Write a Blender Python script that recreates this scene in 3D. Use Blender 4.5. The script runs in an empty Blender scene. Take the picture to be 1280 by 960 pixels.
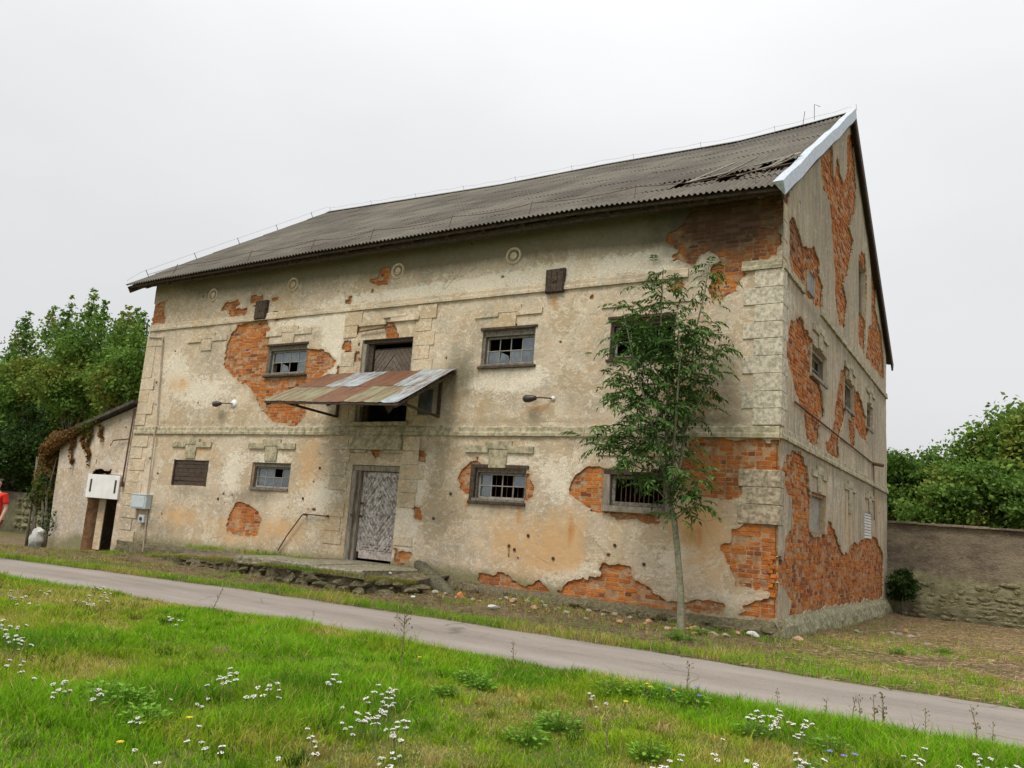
import bpy, math, random
import numpy as np
from mathutils import Vector, Matrix
random.seed(7); RNG = np.random.default_rng(7)
S = bpy.context.scene
COL = S.collection

# ------------------------------------------------------------------ camera, world, sun, exposure
CP = np.array([3.389, -14.254, 1.567]); CF = 1007.09
YAW, PIT, ROL = map(math.radians, (-32.0912, 9.7918, 4.1814))
_f = np.array([math.sin(YAW)*math.cos(PIT), math.cos(YAW)*math.cos(PIT), math.sin(PIT)])
_r0 = np.array([math.cos(YAW), -math.sin(YAW), 0.0]); _u0 = np.cross(_r0, _f)
_r = _r0*math.cos(ROL)+_u0*math.sin(ROL); _u = -_r0*math.sin(ROL)+_u0*math.cos(ROL)
cam = bpy.data.cameras.new('camera'); camo = bpy.data.objects.new('camera', cam); COL.objects.link(camo)
M = Matrix(((_r[0], _u[0], -_f[0], CP[0]), (_r[1], _u[1], -_f[1], CP[1]), (_r[2], _u[2], -_f[2], CP[2]), (0, 0, 0, 1)))
camo.matrix_world = M
cam.sensor_width = 36; cam.lens = CF/1280*36; cam.clip_end = 2000; cam.clip_start = 0.05
S.camera = camo
S.render.resolution_x = 1024; S.render.resolution_y = 768

SUN_EL, SUN_AZ = 58.0, 188.0      # azimuth: direction the light comes from, clockwise from +Y
w = bpy.data.worlds.new('World'); S.world = w; w.use_nodes = True
nt = w.node_tree; nt.nodes.clear()
out = nt.nodes.new('ShaderNodeOutputWorld'); bg = nt.nodes.new('ShaderNodeBackground')
sky = nt.nodes.new('ShaderNodeTexSky'); sky.sky_type = 'NISHITA'; sky.sun_disc = False
sky.sun_elevation = math.radians(SUN_EL); sky.sun_rotation = math.radians(SUN_AZ)
sky.dust_density = 4; sky.air_density = 1.5
tc = nt.nodes.new('ShaderNodeTexCoord'); sx = nt.nodes.new('ShaderNodeSeparateXYZ'); nt.links.new(tc.outputs['Generated'], sx.inputs[0])
mr = nt.nodes.new('ShaderNodeMapRange'); mr.inputs[1].default_value = 0; mr.inputs[2].default_value = 1
mr.inputs[3].default_value = 7.7; mr.inputs[4].default_value = 19; pw = nt.nodes.new('ShaderNodeMath'); pw.operation = 'POWER'; pw.use_clamp = True; pw.inputs[1].default_value = 2.6; nt.links.new(sx.outputs[2], pw.inputs[0]); nt.links.new(pw.outputs[0], mr.inputs[0])
nz = nt.nodes.new('ShaderNodeTexNoise'); nz.inputs['Scale'].default_value = 1.6; nz.inputs['Detail'].default_value = 4
mp = nt.nodes.new('ShaderNodeMapping'); mp.inputs['Scale'].default_value = (1, 1, 2.4)
nt.links.new(tc.outputs['Generated'], mp.inputs[0]); nt.links.new(mp.outputs[0], nz.inputs['Vector'])
mr2 = nt.nodes.new('ShaderNodeMapRange'); mr2.inputs[1].default_value = .3; mr2.inputs[2].default_value = .7
mr2.inputs[3].default_value = .93; mr2.inputs[4].default_value = 1.06; nt.links.new(nz.outputs[0], mr2.inputs[0])
mu = nt.nodes.new('ShaderNodeMath'); mu.operation = 'MULTIPLY'; nt.links.new(mr.outputs[0], mu.inputs[0]); nt.links.new(mr2.outputs[0], mu.inputs[1])
cl = nt.nodes.new('ShaderNodeVectorMath'); cl.operation = 'SCALE'; cl.inputs[0].default_value = (1.0, 1.005, 1.02); nt.links.new(mu.outputs[0], cl.inputs['Scale'])
mx = nt.nodes.new('ShaderNodeMix'); mx.data_type = 'RGBA'; mx.inputs[0].default_value = .06
nt.links.new(cl.outputs[0], mx.inputs[6]); nt.links.new(sky.outputs[0], mx.inputs[7])
nt.links.new(mx.outputs[2], bg.inputs[0]); bg.inputs[1].default_value = 0.099; nt.links.new(bg.outputs[0], out.inputs[0])
ld = bpy.data.lights.new('sun', 'SUN'); ld.energy = 2.3; ld.angle = math.radians(22); ld.color = (1, .94, .84)
lo = bpy.data.objects.new('sun', ld); COL.objects.link(lo)
_e, _a = math.radians(SUN_EL), math.radians(SUN_AZ)
_sd = Vector((math.sin(_a)*math.cos(_e), math.cos(_a)*math.cos(_e), math.sin(_e)))
lo.rotation_euler = _sd.to_track_quat('Z', 'Y').to_euler(); lo.location = (0, -20, 30)
S.view_settings.view_transform = 'Standard'; S.view_settings.look = 'None'
S.view_settings.exposure = 0.0; S.view_settings.gamma = 1
S.render.engine = 'CYCLES'
S.cycles.max_bounces = 6; S.cycles.diffuse_bounces = 3; S.cycles.transparent_max_bounces = 8

# ------------------------------------------------------------------ survey: photo measurements -> planes of the building
def ray(px, py):
    return _f*CF+_r*(px-640)-_u*(py-480)
def onplane(px, py, ax, v):
    d = ray(px, py); t = (v-CP[ax])/d[ax]; return CP+t*d
def FP(px, py, y=0.0):
    p = onplane(px, py, 1, y); return (float(p[0]), float(p[2]))
def GP(px, py):
    p = onplane(px, py, 0, 0.0); return (float(p[1]), float(p[2]))
def GR(px, py, z=0.0):
    p = onplane(px, py, 2, z); return (float(p[0]), float(p[1]))
def Z(ox, oy, s, pts): return [(ox+x/s, oy+y/s) for x, y in pts]
LL, DD = 18.48, 14.21          # length of the front, depth of the gable
RZ, EZ, OY = 13.01, 7.73, .66  # ridge, eave heights, eave overhang
SL = (RZ-EZ)/(DD/2+OY)

# ------------------------------------------------------------------ numpy noise
def _h(ix, iy, seed):
    a = (ix.astype(np.int64)*374761393+iy.astype(np.int64)*668265263+seed*1442695041) & 0xffffffff
    a = ((a ^ (a >> 13))*1274126177) & 0xffffffff
    return ((a ^ (a >> 16)) & 0xffff)/65535.0
def vn(x, y, seed=0):
    x = np.asarray(x, float); y = np.asarray(y, float)
    ix = np.floor(x); iy = np.floor(y); fx = x-ix; fy = y-iy
    fx = fx*fx*(3-2*fx); fy = fy*fy*(3-2*fy)
    a = _h(ix, iy, seed); b = _h(ix+1, iy, seed); c = _h(ix, iy+1, seed); d = _h(ix+1, iy+1, seed)
    return (a*(1-fx)+b*fx)*(1-fy)+(c*(1-fx)+d*fx)*fy
def fbm(x, y, seed=0, o=4):
    s = 0; a = .5; t = 0
    for i in range(o):
        s = s+a*vn(np.asarray(x)*2**i, np.asarray(y)*2**i, seed+i*17); t += a; a *= .55
    return s/t
def smooth(a, b, x):
    t = np.clip((x-a)/(b-a), 0, 1); return t*t*(3-2*t)

# ------------------------------------------------------------------ materials
class NT:
    def __init__(s, name):
        s.m = bpy.data.materials.new(name); s.m.use_nodes = True; s.t = s.m.node_tree; s.t.nodes.clear()
        s.o = s.t.nodes.new('ShaderNodeOutputMaterial'); s._p = None
    def n(s, k): return s.t.nodes.new(k)
    def put(s, sock, v):
        if isinstance(v, bpy.types.NodeSocket): s.t.links.new(v, sock)
        elif v is not None:
            if sock.type == 'RGBA' and len(v) == 3: v = (*v, 1)
            sock.default_value = v
    def pos(s):
        if s._p is None: s._p = s.n('ShaderNodeNewGeometry').outputs['Position']
        return s._p
    def obj(s): return s.n('ShaderNodeTexCoord').outputs['Object']
    def scl(s, v, sc):
        n = s.n('ShaderNodeMapping'); n.inputs['Scale'].default_value = sc; s.put(n.inputs[0], v); return n.outputs[0]
    def noise(s, sc, det=4, vec=None, rough=.55, dist=0):
        n = s.n('ShaderNodeTexNoise'); n.inputs['Scale'].default_value = sc; n.inputs['Detail'].default_value = det
        n.inputs['Roughness'].default_value = rough; n.inputs['Distortion'].default_value = dist
        s.put(n.inputs['Vector'], vec or s.pos()); return n.outputs[0]
    def voro(s, sc, vec=None, f='F1'):
        n = s.n('ShaderNodeTexVoronoi'); n.inputs['Scale'].default_value = sc; n.feature = f
        s.put(n.inputs['Vector'], vec or s.pos()); return n.outputs[0]
    def mr(s, v, a, b, c=0, d=1):
        n = s.n('ShaderNodeMapRange'); s.put(n.inputs[0], v)
        for i, q in enumerate((a, b, c, d)): n.inputs[i+1].default_value = q
        return n.outputs[0]
    def math(s, op, a, b=0.0, c=None):
        n = s.n('ShaderNodeMath'); n.operation = op; s.put(n.inputs[0], a); s.put(n.inputs[1], b)
        if c is not None: s.put(n.inputs[2], c)
        return n.outputs[0]
    def mix(s, f, a, b, mode='MIX'):
        n = s.n('ShaderNodeMix'); n.data_type = 'RGBA'; n.blend_type = mode
        s.put(n.inputs[0], f); s.put(n.inputs[6], a); s.put(n.inputs[7], b); return n.outputs[2]
    def attr(s, name): 
        n = s.n('ShaderNodeAttribute'); n.attribute_name = name; return n.outputs['Fac']
    def acol(s, name):
        n = s.n('ShaderNodeAttribute'); n.attribute_name = name; return n.outputs['Color']
    def rnd(s): return s.n('ShaderNodeObjectInfo').outputs['Random']
    def bump(s, h, st=.5, d=.02, prev=None):
        n = s.n('ShaderNodeBump'); n.inputs['Strength'].default_value = st; n.inputs['Distance'].default_value = d
        s.put(n.inputs['Height'], h)
        if prev: s.put(n.inputs['Normal'], prev)
        return n.outputs[0]
    def done(s, col, rough=.9, nrm=None, metal=0, spec=.25, trans=None):
        p = s.n('ShaderNodeBsdfPrincipled'); s.put(p.inputs['Base Color'], col); s.put(p.inputs['Roughness'], rough)
        s.put(p.inputs['Metallic'], metal); p.inputs['Specular IOR Level'].default_value = spec
        if nrm: s.put(p.inputs['Normal'], nrm)
        sh = p.outputs[0]
        if trans is not None:
            t = s.n('ShaderNodeBsdfTranslucent'); s.put(t.inputs[0], col)
            a = s.n('ShaderNodeMixShader'); a.inputs[0].default_value = trans
            s.t.links.new(sh, a.inputs[1]); s.t.links.new(t.outputs[0], a.inputs[2]); sh = a.outputs[0]
        s.t.links.new(sh, s.o.inputs[0]); return s.m

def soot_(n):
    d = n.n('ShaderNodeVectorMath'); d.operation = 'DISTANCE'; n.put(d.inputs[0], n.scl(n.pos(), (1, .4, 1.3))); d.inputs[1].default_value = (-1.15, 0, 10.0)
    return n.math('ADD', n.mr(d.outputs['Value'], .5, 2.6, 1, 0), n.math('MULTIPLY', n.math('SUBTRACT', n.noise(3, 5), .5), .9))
def m_plaster(name, gable=False, tint=(1, 1, 1)):
    n = NT(name); t = lambda c: tuple(a*b for a, b in zip(c, tint))
    v = n.scl(n.pos(), (1, 1, .35)) if gable else n.pos()
    big = n.noise(.55, 5, v); med = n.noise(2.6, 6, v, .65); fine = n.noise(28, 5, None, .7); grit = n.noise(130, 3, None, .8)
    if gable: a, b, c = t((.56, .48, .35)), t((.38, .335, .26)), t((.52, .40, .25))
    else: a, b, c = t((.66, .57, .435)), t((.40, .345, .26)), t((.63, .475, .32))
    col = n.mix(n.mr(big, .38, .6), a, b)
    col = n.mix(n.mr(med, .42, .7), col, c)
    col = n.mix(n.mr(fine, .48, .72, 0, .5), col, t((.27, .22, .145)))
    gb = n.noise(1.25, 9, n.scl(n.pos(), (1, 1, .75)), .78, .4); col = n.mix(n.mr(gb, .50, .60, 0, .55), col, t((.36, .305, .22)))
    if not gable:
        lay = n.math('ADD', n.noise(.75, 10, n.scl(n.pos(), (1, 1, 1.15)), .66, .3), n.math('MULTIPLY', n.attr('pink'), .10))
        lm = n.mr(lay, .525, .534); tan = n.mix(n.mr(n.noise(2, 5), .4, .6), t((.50, .375, .235)), t((.43, .345, .225)))
        col = n.mix(n.math('MULTIPLY', lm, .78), col, tan)
        col = n.mix(n.mr(n.math('ABSOLUTE', n.math('SUBTRACT', lay, .525)), .0, .007, .7, 0), col, t((.80, .74, .61)))
    # trowel scratches and lime bloom all over, fine grained
    scr = n.noise(5, 9, n.scl(n.pos(), (1, 1, 1.5)), .82, 1.6)
    col = n.mix(n.mr(scr, .54, .575, 0, .7), col, t((.76, .69, .55)))
    scr2 = n.noise(11, 8, n.scl(n.pos(), (.5, 1, 1.2)), .8, .9)
    col = n.mix(n.mr(scr2, .56, .60, 0, .55), col, t((.27, .22, .15)))
    # flaking limewash
    wm = n.math('ADD', n.math('MULTIPLY', n.attr('white'), .9), n.math('MULTIPLY', n.noise(7, 7, n.scl(n.pos(), (1, 1, 1.6)), .72, .6), 1.2))
    wmk = n.math('MULTIPLY', n.mr(wm, .93, 1.05, 0, .85), n.mr(n.noise(24, 6, n.scl(n.pos(), (1, 1, 1.8)), .8), .42, .54, .25, 1))
    col = n.mix(wmk, col, t((.82, .76, .63)))
    wm2 = n.math('ADD', n.math('MULTIPLY', n.attr('pink'), .9), n.math('MULTIPLY', n.noise(3.3, 5, None, .6), .8))
    col = n.mix(n.mr(wm2, .55, 1.0, 0, .9), col, t((.60, .375, .18)))
    och = n.math('ADD', n.noise(.9, 7, n.scl(n.pos(), (1, 1, .5)), .72), n.math('MULTIPLY', n.math('SUBTRACT', n.noise(14, 5, None, .75), .5), .35)); col = n.mix(n.mr(och, .55, .66, 0, .5), col, t((.46, .33, .17)))
    rm = n.math('ADD', n.attr('rust'), n.math('MULTIPLY', n.noise(9, 4, n.scl(n.pos(), (1, 1, .25))), .7))
    col = n.mix(n.mr(rm, .75, 1.25, 0, .85), col, (.46, .20, .05))
    dn = n.math('ADD', n.math('MULTIPLY', n.noise(5, 6, n.scl(n.pos(), (1, 1, .5)), .7), .4), n.math('MULTIPLY', n.noise(9, 5, n.scl(n.pos(), (1, 1, .09)), .65), .35))
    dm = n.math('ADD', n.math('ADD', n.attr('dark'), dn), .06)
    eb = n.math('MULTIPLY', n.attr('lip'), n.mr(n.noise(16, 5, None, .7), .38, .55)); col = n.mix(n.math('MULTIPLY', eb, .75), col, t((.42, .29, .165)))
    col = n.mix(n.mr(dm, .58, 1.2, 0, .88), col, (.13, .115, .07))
    mm = n.math('ADD', n.attr('moss'), n.math('MULTIPLY', n.noise(6, 6, None, .7), .8))
    col = n.mix(n.mr(mm, .75, 1.3, 0, .85), col, (.17, .17, .07))
    if gable:
        st = n.noise(4, 7, n.scl(n.pos(), (1, 1, .16)), .72, .5)
        col = n.mix(n.mr(st, .45, .66, 0, .7), col, (.17, .15, .115))
        st2 = n.noise(12, 7, n.scl(n.pos(), (1, 1, .15)), .75); col = n.mix(n.mr(st2, .54, .66, 0, .45), col, (.58, .52, .40))
    pits = n.mr(n.noise(55, 2, None, .5), .66, .74)
    col = n.mix(n.math('MULTIPLY', pits, .45), col, (.17, .13, .09))
    col = n.mix(n.attr('rim'), col, (.50, .40, .26))
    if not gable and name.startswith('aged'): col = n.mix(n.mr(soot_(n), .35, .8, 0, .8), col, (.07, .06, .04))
    spk = n.noise(75, 4, None, .75); col = n.mix(n.mr(spk, .60, .68, 0, .45), col, (.20, .16, .11)); col = n.mix(n.mr(spk, .40, .33, 0, .4), col, t((.80, .74, .62)))
    crk = n.mr(n.voro(.9, n.mix(.12, n.pos(), n.n('ShaderNodeTexNoise').outputs[1]), 'DISTANCE_TO_EDGE'), 0, .006, 1, 0)
    crk = n.math('MULTIPLY', crk, n.mr(n.noise(.8, 2), .5, .6))
    col = n.mix(n.math('MULTIPLY', crk, .6), col, (.15, .12, .08))
    h = n.math('ADD', n.math('MULTIPLY', fine, .6), n.math('MULTIPLY', grit, .25))
    h = n.math('ADD', h, n.math('MULTIPLY', n.mr(wm, .98, 1.08), .25))
    h = n.math('ADD', h, n.math('MULTIPLY', med, 1.5))
    h = n.math('SUBTRACT', h, pits)
    return n.done(col, .93, n.bump(h, .75, .012))
def m_brick():
    n = NT('old_brick'); to = n.attr('tone')
    tt = n.math('FRACT', n.math('ADD', to, n.math('MULTIPLY', n.rnd(), 3.7)))
    col = n.mix(n.mr(tt, .0, .55), (.57, .195, .032), (.43, .125, .022))
    col = n.mix(n.mr(tt, .6, .8), col, (.52, .20, .05))
    col = n.mix(n.mr(tt, .86, .93), col, (.20, .06, .03))
    col = n.mix(n.mr(n.noise(1.6, 5, None, .7), .46, .62, 0, .75), col, (.20, .065, .025))
    col = n.mix(n.mr(n.noise(20, 5, None, .7), .5, .75, 0, .7), col, (.20, .075, .04))
    col = n.mix(n.mr(n.noise(9, 6, None, .75), .60, .72, 0, .5), col, (.56, .40, .24))
    col = n.mix(n.mr(n.noise(2.2, 8, None, .8), .57, .63, 0, .55), col, (.50, .38, .25))
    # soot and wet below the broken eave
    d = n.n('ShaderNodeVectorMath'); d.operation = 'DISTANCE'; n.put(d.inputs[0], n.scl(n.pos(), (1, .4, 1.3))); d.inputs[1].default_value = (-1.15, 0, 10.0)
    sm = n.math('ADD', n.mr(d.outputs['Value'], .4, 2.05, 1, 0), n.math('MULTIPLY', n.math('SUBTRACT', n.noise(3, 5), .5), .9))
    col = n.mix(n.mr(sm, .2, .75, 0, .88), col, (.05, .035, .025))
    sp = n.n('ShaderNodeSeparateXYZ'); n.put(sp.inputs[0], n.pos())
    lo_ = n.math('ADD', n.mr(sp.outputs[2], 0, .7, .5, 0), n.math('MULTIPLY', n.noise(5, 5), .6))
    col = n.mix(n.mr(lo_, .5, .95, 0, .6), col, (.22, .17, .09))
    return n.done(col, .92, n.bump(n.math('ADD', n.noise(45, 4, None, .7), n.noise(12, 3)), .9, .012))
def m_simple(name, cols, sc=4, rough=.85, bst=.4, bd=.01, metal=0, spec=.25, stretch=(1, 1, 1), rndmix=None):
    n = NT(name); v = n.scl(n.pos(), stretch)
    col = cols[0]
    for i, c in enumerate(cols[1:]):
        col = n.mix(n.mr(n.noise(sc*(1+i*1.7), 5, v, .65), .42, .62), col, c)
    if rndmix: col = n.mix(n.math('MULTIPLY', n.rnd(), rndmix[0]), col, rndmix[1])
    h = n.math('ADD', n.noise(sc*9, 5, v, .7), n.noise(sc*2, 3, v))
    return n.done(col, rough, n.bump(h, bst, bd), metal, spec)
def m_leaf(name, dark, light, third=None, trans=.3):
    n = NT(name); t = n.attr('tone')
    col = n.mix(n.mr(t, .1, .9), dark, light)
    if third: col = n.mix(n.mr(n.noise(.5, 3), .5, .68), col, third)
    return n.done(col, .7, None, 0, .15, trans)

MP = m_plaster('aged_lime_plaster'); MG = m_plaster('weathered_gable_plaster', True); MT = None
MB_ = m_brick()
def soot(n):
    d = n.n('ShaderNodeVectorMath'); d.operation = 'DISTANCE'; n.put(d.inputs[0], n.scl(n.pos(), (1, .4, 1.3))); d.inputs[1].default_value = (-1.15, 0, 10.0)
    return n.math('ADD', n.mr(d.outputs['Value'], .4, 2.05, 1, 0), n.math('MULTIPLY', n.math('SUBTRACT', n.noise(3, 5), .5), .9))
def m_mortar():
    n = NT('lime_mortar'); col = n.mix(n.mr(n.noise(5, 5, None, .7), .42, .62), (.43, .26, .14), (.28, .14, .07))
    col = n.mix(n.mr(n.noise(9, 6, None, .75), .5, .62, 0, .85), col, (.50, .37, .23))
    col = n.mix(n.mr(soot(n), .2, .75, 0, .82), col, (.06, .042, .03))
    return n.done(col, .95, n.bump(n.noise(45, 5, None, .7), .9, .02))
MMOR = m_mortar()
MTRIM = m_plaster('plaster_trim', False, (1.02, 1.02, 1.0))
MT2 = m_simple('rough_patch_plaster', [(.47, .40, .285), (.34, .285, .195), (.56, .48, .35), (.22, .18, .12)], 3.2, .95, .8, .01)
MBAND = m_simple('mossy_trim', [(.46, .40, .275), (.37, .33, .215), (.55, .48, .345), (.24, .22, .14)], 2.2, .95, .6, .008)
MQ = m_simple('quoin_plaster', [(.64, .58, .45), (.56, .50, .385), (.70, .64, .51), (.33, .295, .22)], 3.4, .93, .6, .004, rndmix=(.22, (.42, .385, .30)))
MFOUND = m_simple('mossy_stone', [(.17, .15, .08), (.10, .115, .04), (.25, .215, .13), (.06, .05, .032)], 5, .95, 1, .03, rndmix=(.35, (.20, .165, .10)))
MSTONE = m_simple('field_stone', [(.34, .30, .23), (.22, .20, .13), (.42, .39, .32)], 5, .9, .8, .02, rndmix=(.5, (.2, .19, .12)))
MWOOD = m_simple('grey_weathered_wood', [(.23, .20, .155), (.13, .11, .085), (.32, .285, .23)], 6, .85, .8, .008, stretch=(1, 1, .25))
MDWOOD = m_simple('dark_brown_wood', [(.06, .042, .03), (.03, .022, .017), (.095, .068, .048)], 6, .8, .8, .008)
MFRAME = m_simple('old_window_paint', [(.15, .13, .105), (.08, .065, .052), (.24, .215, .18)], 9, .8, .6, .006)
MMUNT = m_simple('muntin_paint', [(.34, .32, .28), (.22, .20, .17)], 9, .7, .5, .004)
MIRON = m_simple('rusty_iron', [(.10, .055, .035), (.05, .035, .03), (.18, .085, .04)], 14, .8, .6, .004)
MDARK = m_simple('interior_lime', [(.16, .14, .12), (.1, .09, .08)], 2, .95, .3)
MWHITE = m_simple('white_board', [(.78, .78, .76), (.70, .70, .68)], 3, .5, .1, .002, spec=.4)
MBOX = m_simple('grey_plastic_box', [(.50, .56, .58), (.44, .50, .52)], 5, .5, .1, .002, spec=.4)
MPIPE = m_simple('pale_conduit', [(.48, .42, .33), (.36, .30, .22)], 8, .7, .2, .002)
MBLACK = m_simple('dark_enamel', [(.035, .025, .022), (.06, .035, .025)], 14, .45, .2, .002, spec=.5)
MALU = m_simple('galvanised_flashing', [(.44, .50, .57), (.34, .39, .45), (.54, .59, .64)], 5, .5, .2, .004, .25, .5)
MLOG = m_simple('rotten_log', [(.12, .105, .075), (.06, .05, .035), (.17, .17, .10)], 7, .95, 1, .03)
def m_roof():
    n = NT('asbestos_cement_roofing')
    col = n.mix(n.mr(n.noise(.4, 6, None, .65), .42, .6), (.078, .068, .055), (.155, .138, .11))
    st = n.noise(6, 5, n.scl(n.pos(), (1, .12, .12)), .7)
    col = n.mix(n.mr(st, .45, .75, 0, .6), col, (.055, .05, .042))
    col = n.mix(n.mr(n.noise(22, 6, None, .8), .53, .68, 0, .6), col, (.27, .25, .20))
    col = n.mix(n.mr(n.noise(9, 6, None, .8), .55, .7, 0, .6), col, (.075, .07, .055))
    col = n.mix(n.math('MULTIPLY', n.rnd(), .25), col, (.19, .175, .15))
    return n.done(col, .92, n.bump(n.noise(40, 5, None, .75), .7, .01))
MROOF = m_roof()
def m_canopy():
    n = NT('patched_sheet_metal'); t = n.attr('tone')
    rust = n.mix(n.mr(n.noise(9, 6, n.scl(n.pos(), (1, .3, .3)), .7), .4, .65), (.14, .055, .032), (.20, .11, .06))
    blue = n.mix(n.mr(n.noise(4, 5), .4, .7), (.38, .45, .48), (.27, .31, .31))
    ol = n.mix(n.mr(n.noise(6, 5, n.scl(n.pos(), (1, .3, .3))), .4, .65), (.26, .26, .155), (.17, .13, .075))
    col = n.mix(n.mr(t, .3, .34), rust, ol); col = n.mix(n.mr(t, .63, .67), col, blue)
    col = n.mix(n.mr(n.noise(5, 8, n.scl(n.pos(), (1.6, .25, .25)), .78), .50, .58, 0, .85), col, (.19, .09, .05))
    return n.done(col, .55, n.bump(n.noise(12, 4), .3, .006), .15, .4)
MCAN = m_canopy()
def m_glass():
    n = NT('dusty_pane'); g = n.n('ShaderNodeBsdfGlossy'); g.inputs['Roughness'].default_value = .12; g.inputs[0].default_value = (.8, .85, .9, 1)
    d = n.n('ShaderNodeBsdfDiffuse'); n.put(d.inputs[0], n.mix(n.math('MULTIPLY', n.rnd(), .7), n.mix(n.mr(n.noise(9, 5), .4, .6), (.10, .12, .125), (.19, .21, .215)), (.05, .06, .065)))
    t = n.n('ShaderNodeBsdfTransparent'); t.inputs[0].default_value = (.75, .78, .8, 1)
    a = n.n('ShaderNodeMixShader'); n.put(a.inputs[0], n.mr(n.noise(5, 4), .35, .65, .35, .85)); n.t.links.new(t.outputs[0], a.inputs[1]); n.t.links.new(d.outputs[0], a.inputs[2])
    b = n.n('ShaderNodeMixShader'); b.inputs[0].default_value = .14; n.t.links.new(a.outputs[0], b.inputs[1]); n.t.links.new(g.outputs[0], b.inputs[2])
    n.t.links.new(b.outputs[0], n.o.inputs[0]); return n.m
MGLASS = m_glass()
def m_ground():
    n = NT('soil_and_turf')
    col = n.mix(n.mr(n.noise(1.2, 6, None, .65), .42, .6), (.20, .14, .085), (.14, .12, .055))
    col = n.mix(n.mr(n.noise(7, 6, None, .75), .5, .68, 0, .8), col, (.38, .28, .175))
    col = n.mix(n.attr('turf'), col, n.mix(n.mr(n.noise(3, 5), .4, .65), (.10, .15, .02), (.19, .18, .05)))
    return n.done(col, .97, n.bump(n.math('ADD', n.noise(14, 6, None, .75), n.noise(60, 3)), 1, .04))
MGROUND = m_ground()
def m_road():
    n = NT('worn_pale_asphalt')
    v = n.scl(n.pos(), (.25, 1.2, 1))
    col = n.mix(n.mr(n.noise(1.4, 5, v, .6), .35, .68), (.275, .24, .21), (.205, .178, .155))
    col = n.mix(n.mr(n.noise(90, 3, None, .8), .5, .7, 0, .6), col, (.20, .17, .145))
    col = n.mix(n.mr(n.noise(60, 2, None, .6), .62, .7, 0, .5), col, (.36, .33, .29))
    col = n.mix(n.mr(n.noise(3.2, 8, v, .8), .5, .66, 0, .6), col, (.22, .18, .145))
    col = n.mix(n.mr(n.noise(28, 5, None, .85), .5, .62, 0, .45), col, (.35, .31, .27))
    col = n.mix(n.mr(n.noise(17, 6, None, .8), .55, .66, 0, .55), col, (.17, .14, .115))
    tk = n.math('MULTIPLY', n.attr('track'), n.mr(n.noise(2, 5, v), .3, .6)); col = n.mix(n.math('MULTIPLY', tk, .45), col, (.35, .315, .28))
    md = n.math('MULTIPLY', n.math('SUBTRACT', 1.0, n.attr('track')), n.mr(n.noise(1.6, 7, v, .75), .45, .62)); col = n.mix(n.math('MULTIPLY', md, .4), col, (.15, .128, .105))
    ck = n.mr(n.voro(1.1, n.mix(.25, n.pos(), n.n('ShaderNodeTexNoise').outputs[1]), 'DISTANCE_TO_EDGE'), 0, .014, 1, 0)
    col = n.mix(n.math('MULTIPLY', ck, n.mr(n.noise(.7, 2), .52, .6, 0, .7)), col, (.10, .085, .07))
    ed = n.math('ADD', n.attr('edge'), n.math('MULTIPLY', n.noise(5, 6, None, .7), .8))
    col = n.mix(n.mr(ed, .75, 1.15, 0, .85), col, (.17, .125, .08))
    return n.done(col, .9, n.bump(n.noise(110, 3, None, .8), .5, .006))
MROAD = m_road()
def m_bwall():
    n = NT('rendered_rubble_wall'); sp = n.n('ShaderNodeSeparateXYZ'); n.put(sp.inputs[0], n.pos())
    up = n.mix(n.mr(n.noise(1.2, 8, n.scl(n.pos(), (.6, 1, 1.4)), .78), .42, .6), (.15, .12, .09), (.30, .25, .17))
    up = n.mix(n.mr(n.noise(9, 6, None, .75), .55, .7, 0, .7), up, (.42, .37, .27))
    up = n.mix(n.mr(n.noise(16, 7, n.scl(n.pos(), (.5, 1, 1.3)), .8), .52, .62, 0, .6), up, (.09, .075, .055))
    st = n.mix(n.mr(n.noise(3, 6, None, .7), .4, .62), (.33, .30, .19), (.17, .165, .07))
    z = n.math('ADD', sp.outputs[2], n.math('MULTIPLY', n.noise(1.5, 4), 1.0))
    col = n.mix(n.mr(z, 1.25, 1.5), st, up)
    col = n.mix(n.mr(sp.outputs[2], -.4, .25, .55, 0), col, (.07, .065, .04))
    return n.done(col, .95, n.bump(n.math('ADD', n.noise(8, 6, None, .7), n.noise(40, 4)), 1, .04))
MBW = m_bwall()
MBARK = m_simple('tree_bark', [(.15, .12, .09), (.08, .065, .05), (.2, .18, .13)], 7, .95, .8, .01, stretch=(1, 1, .3))
MSTEM = m_simple('sapling_bark', [(.20, .20, .12), (.13, .125, .08), (.28, .27, .19)], 7, .9, .5, .004)
MLF = [m_leaf('leaf_green', (.045, .10, .014), (.15, .26, .045)),
       m_leaf('leaf_fresh', (.06, .135, .018), (.20, .33, .06), (.24, .26, .05)),
       m_leaf('leaf_deep', (.022, .05, .012), (.08, .14, .03)),
       m_leaf('leaf_autumn', (.13, .065, .022), (.28, .16, .05), (.12, .18, .035)),
       m_leaf('leaf_ash', (.032, .078, .018), (.12, .23, .05), None, .28)]
def m_grass():
    n = NT('grass_blades'); c = n.acol('gcol')
    return n.done(c, .85, None, 0, .08, .42)
MGR = m_grass()

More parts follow.
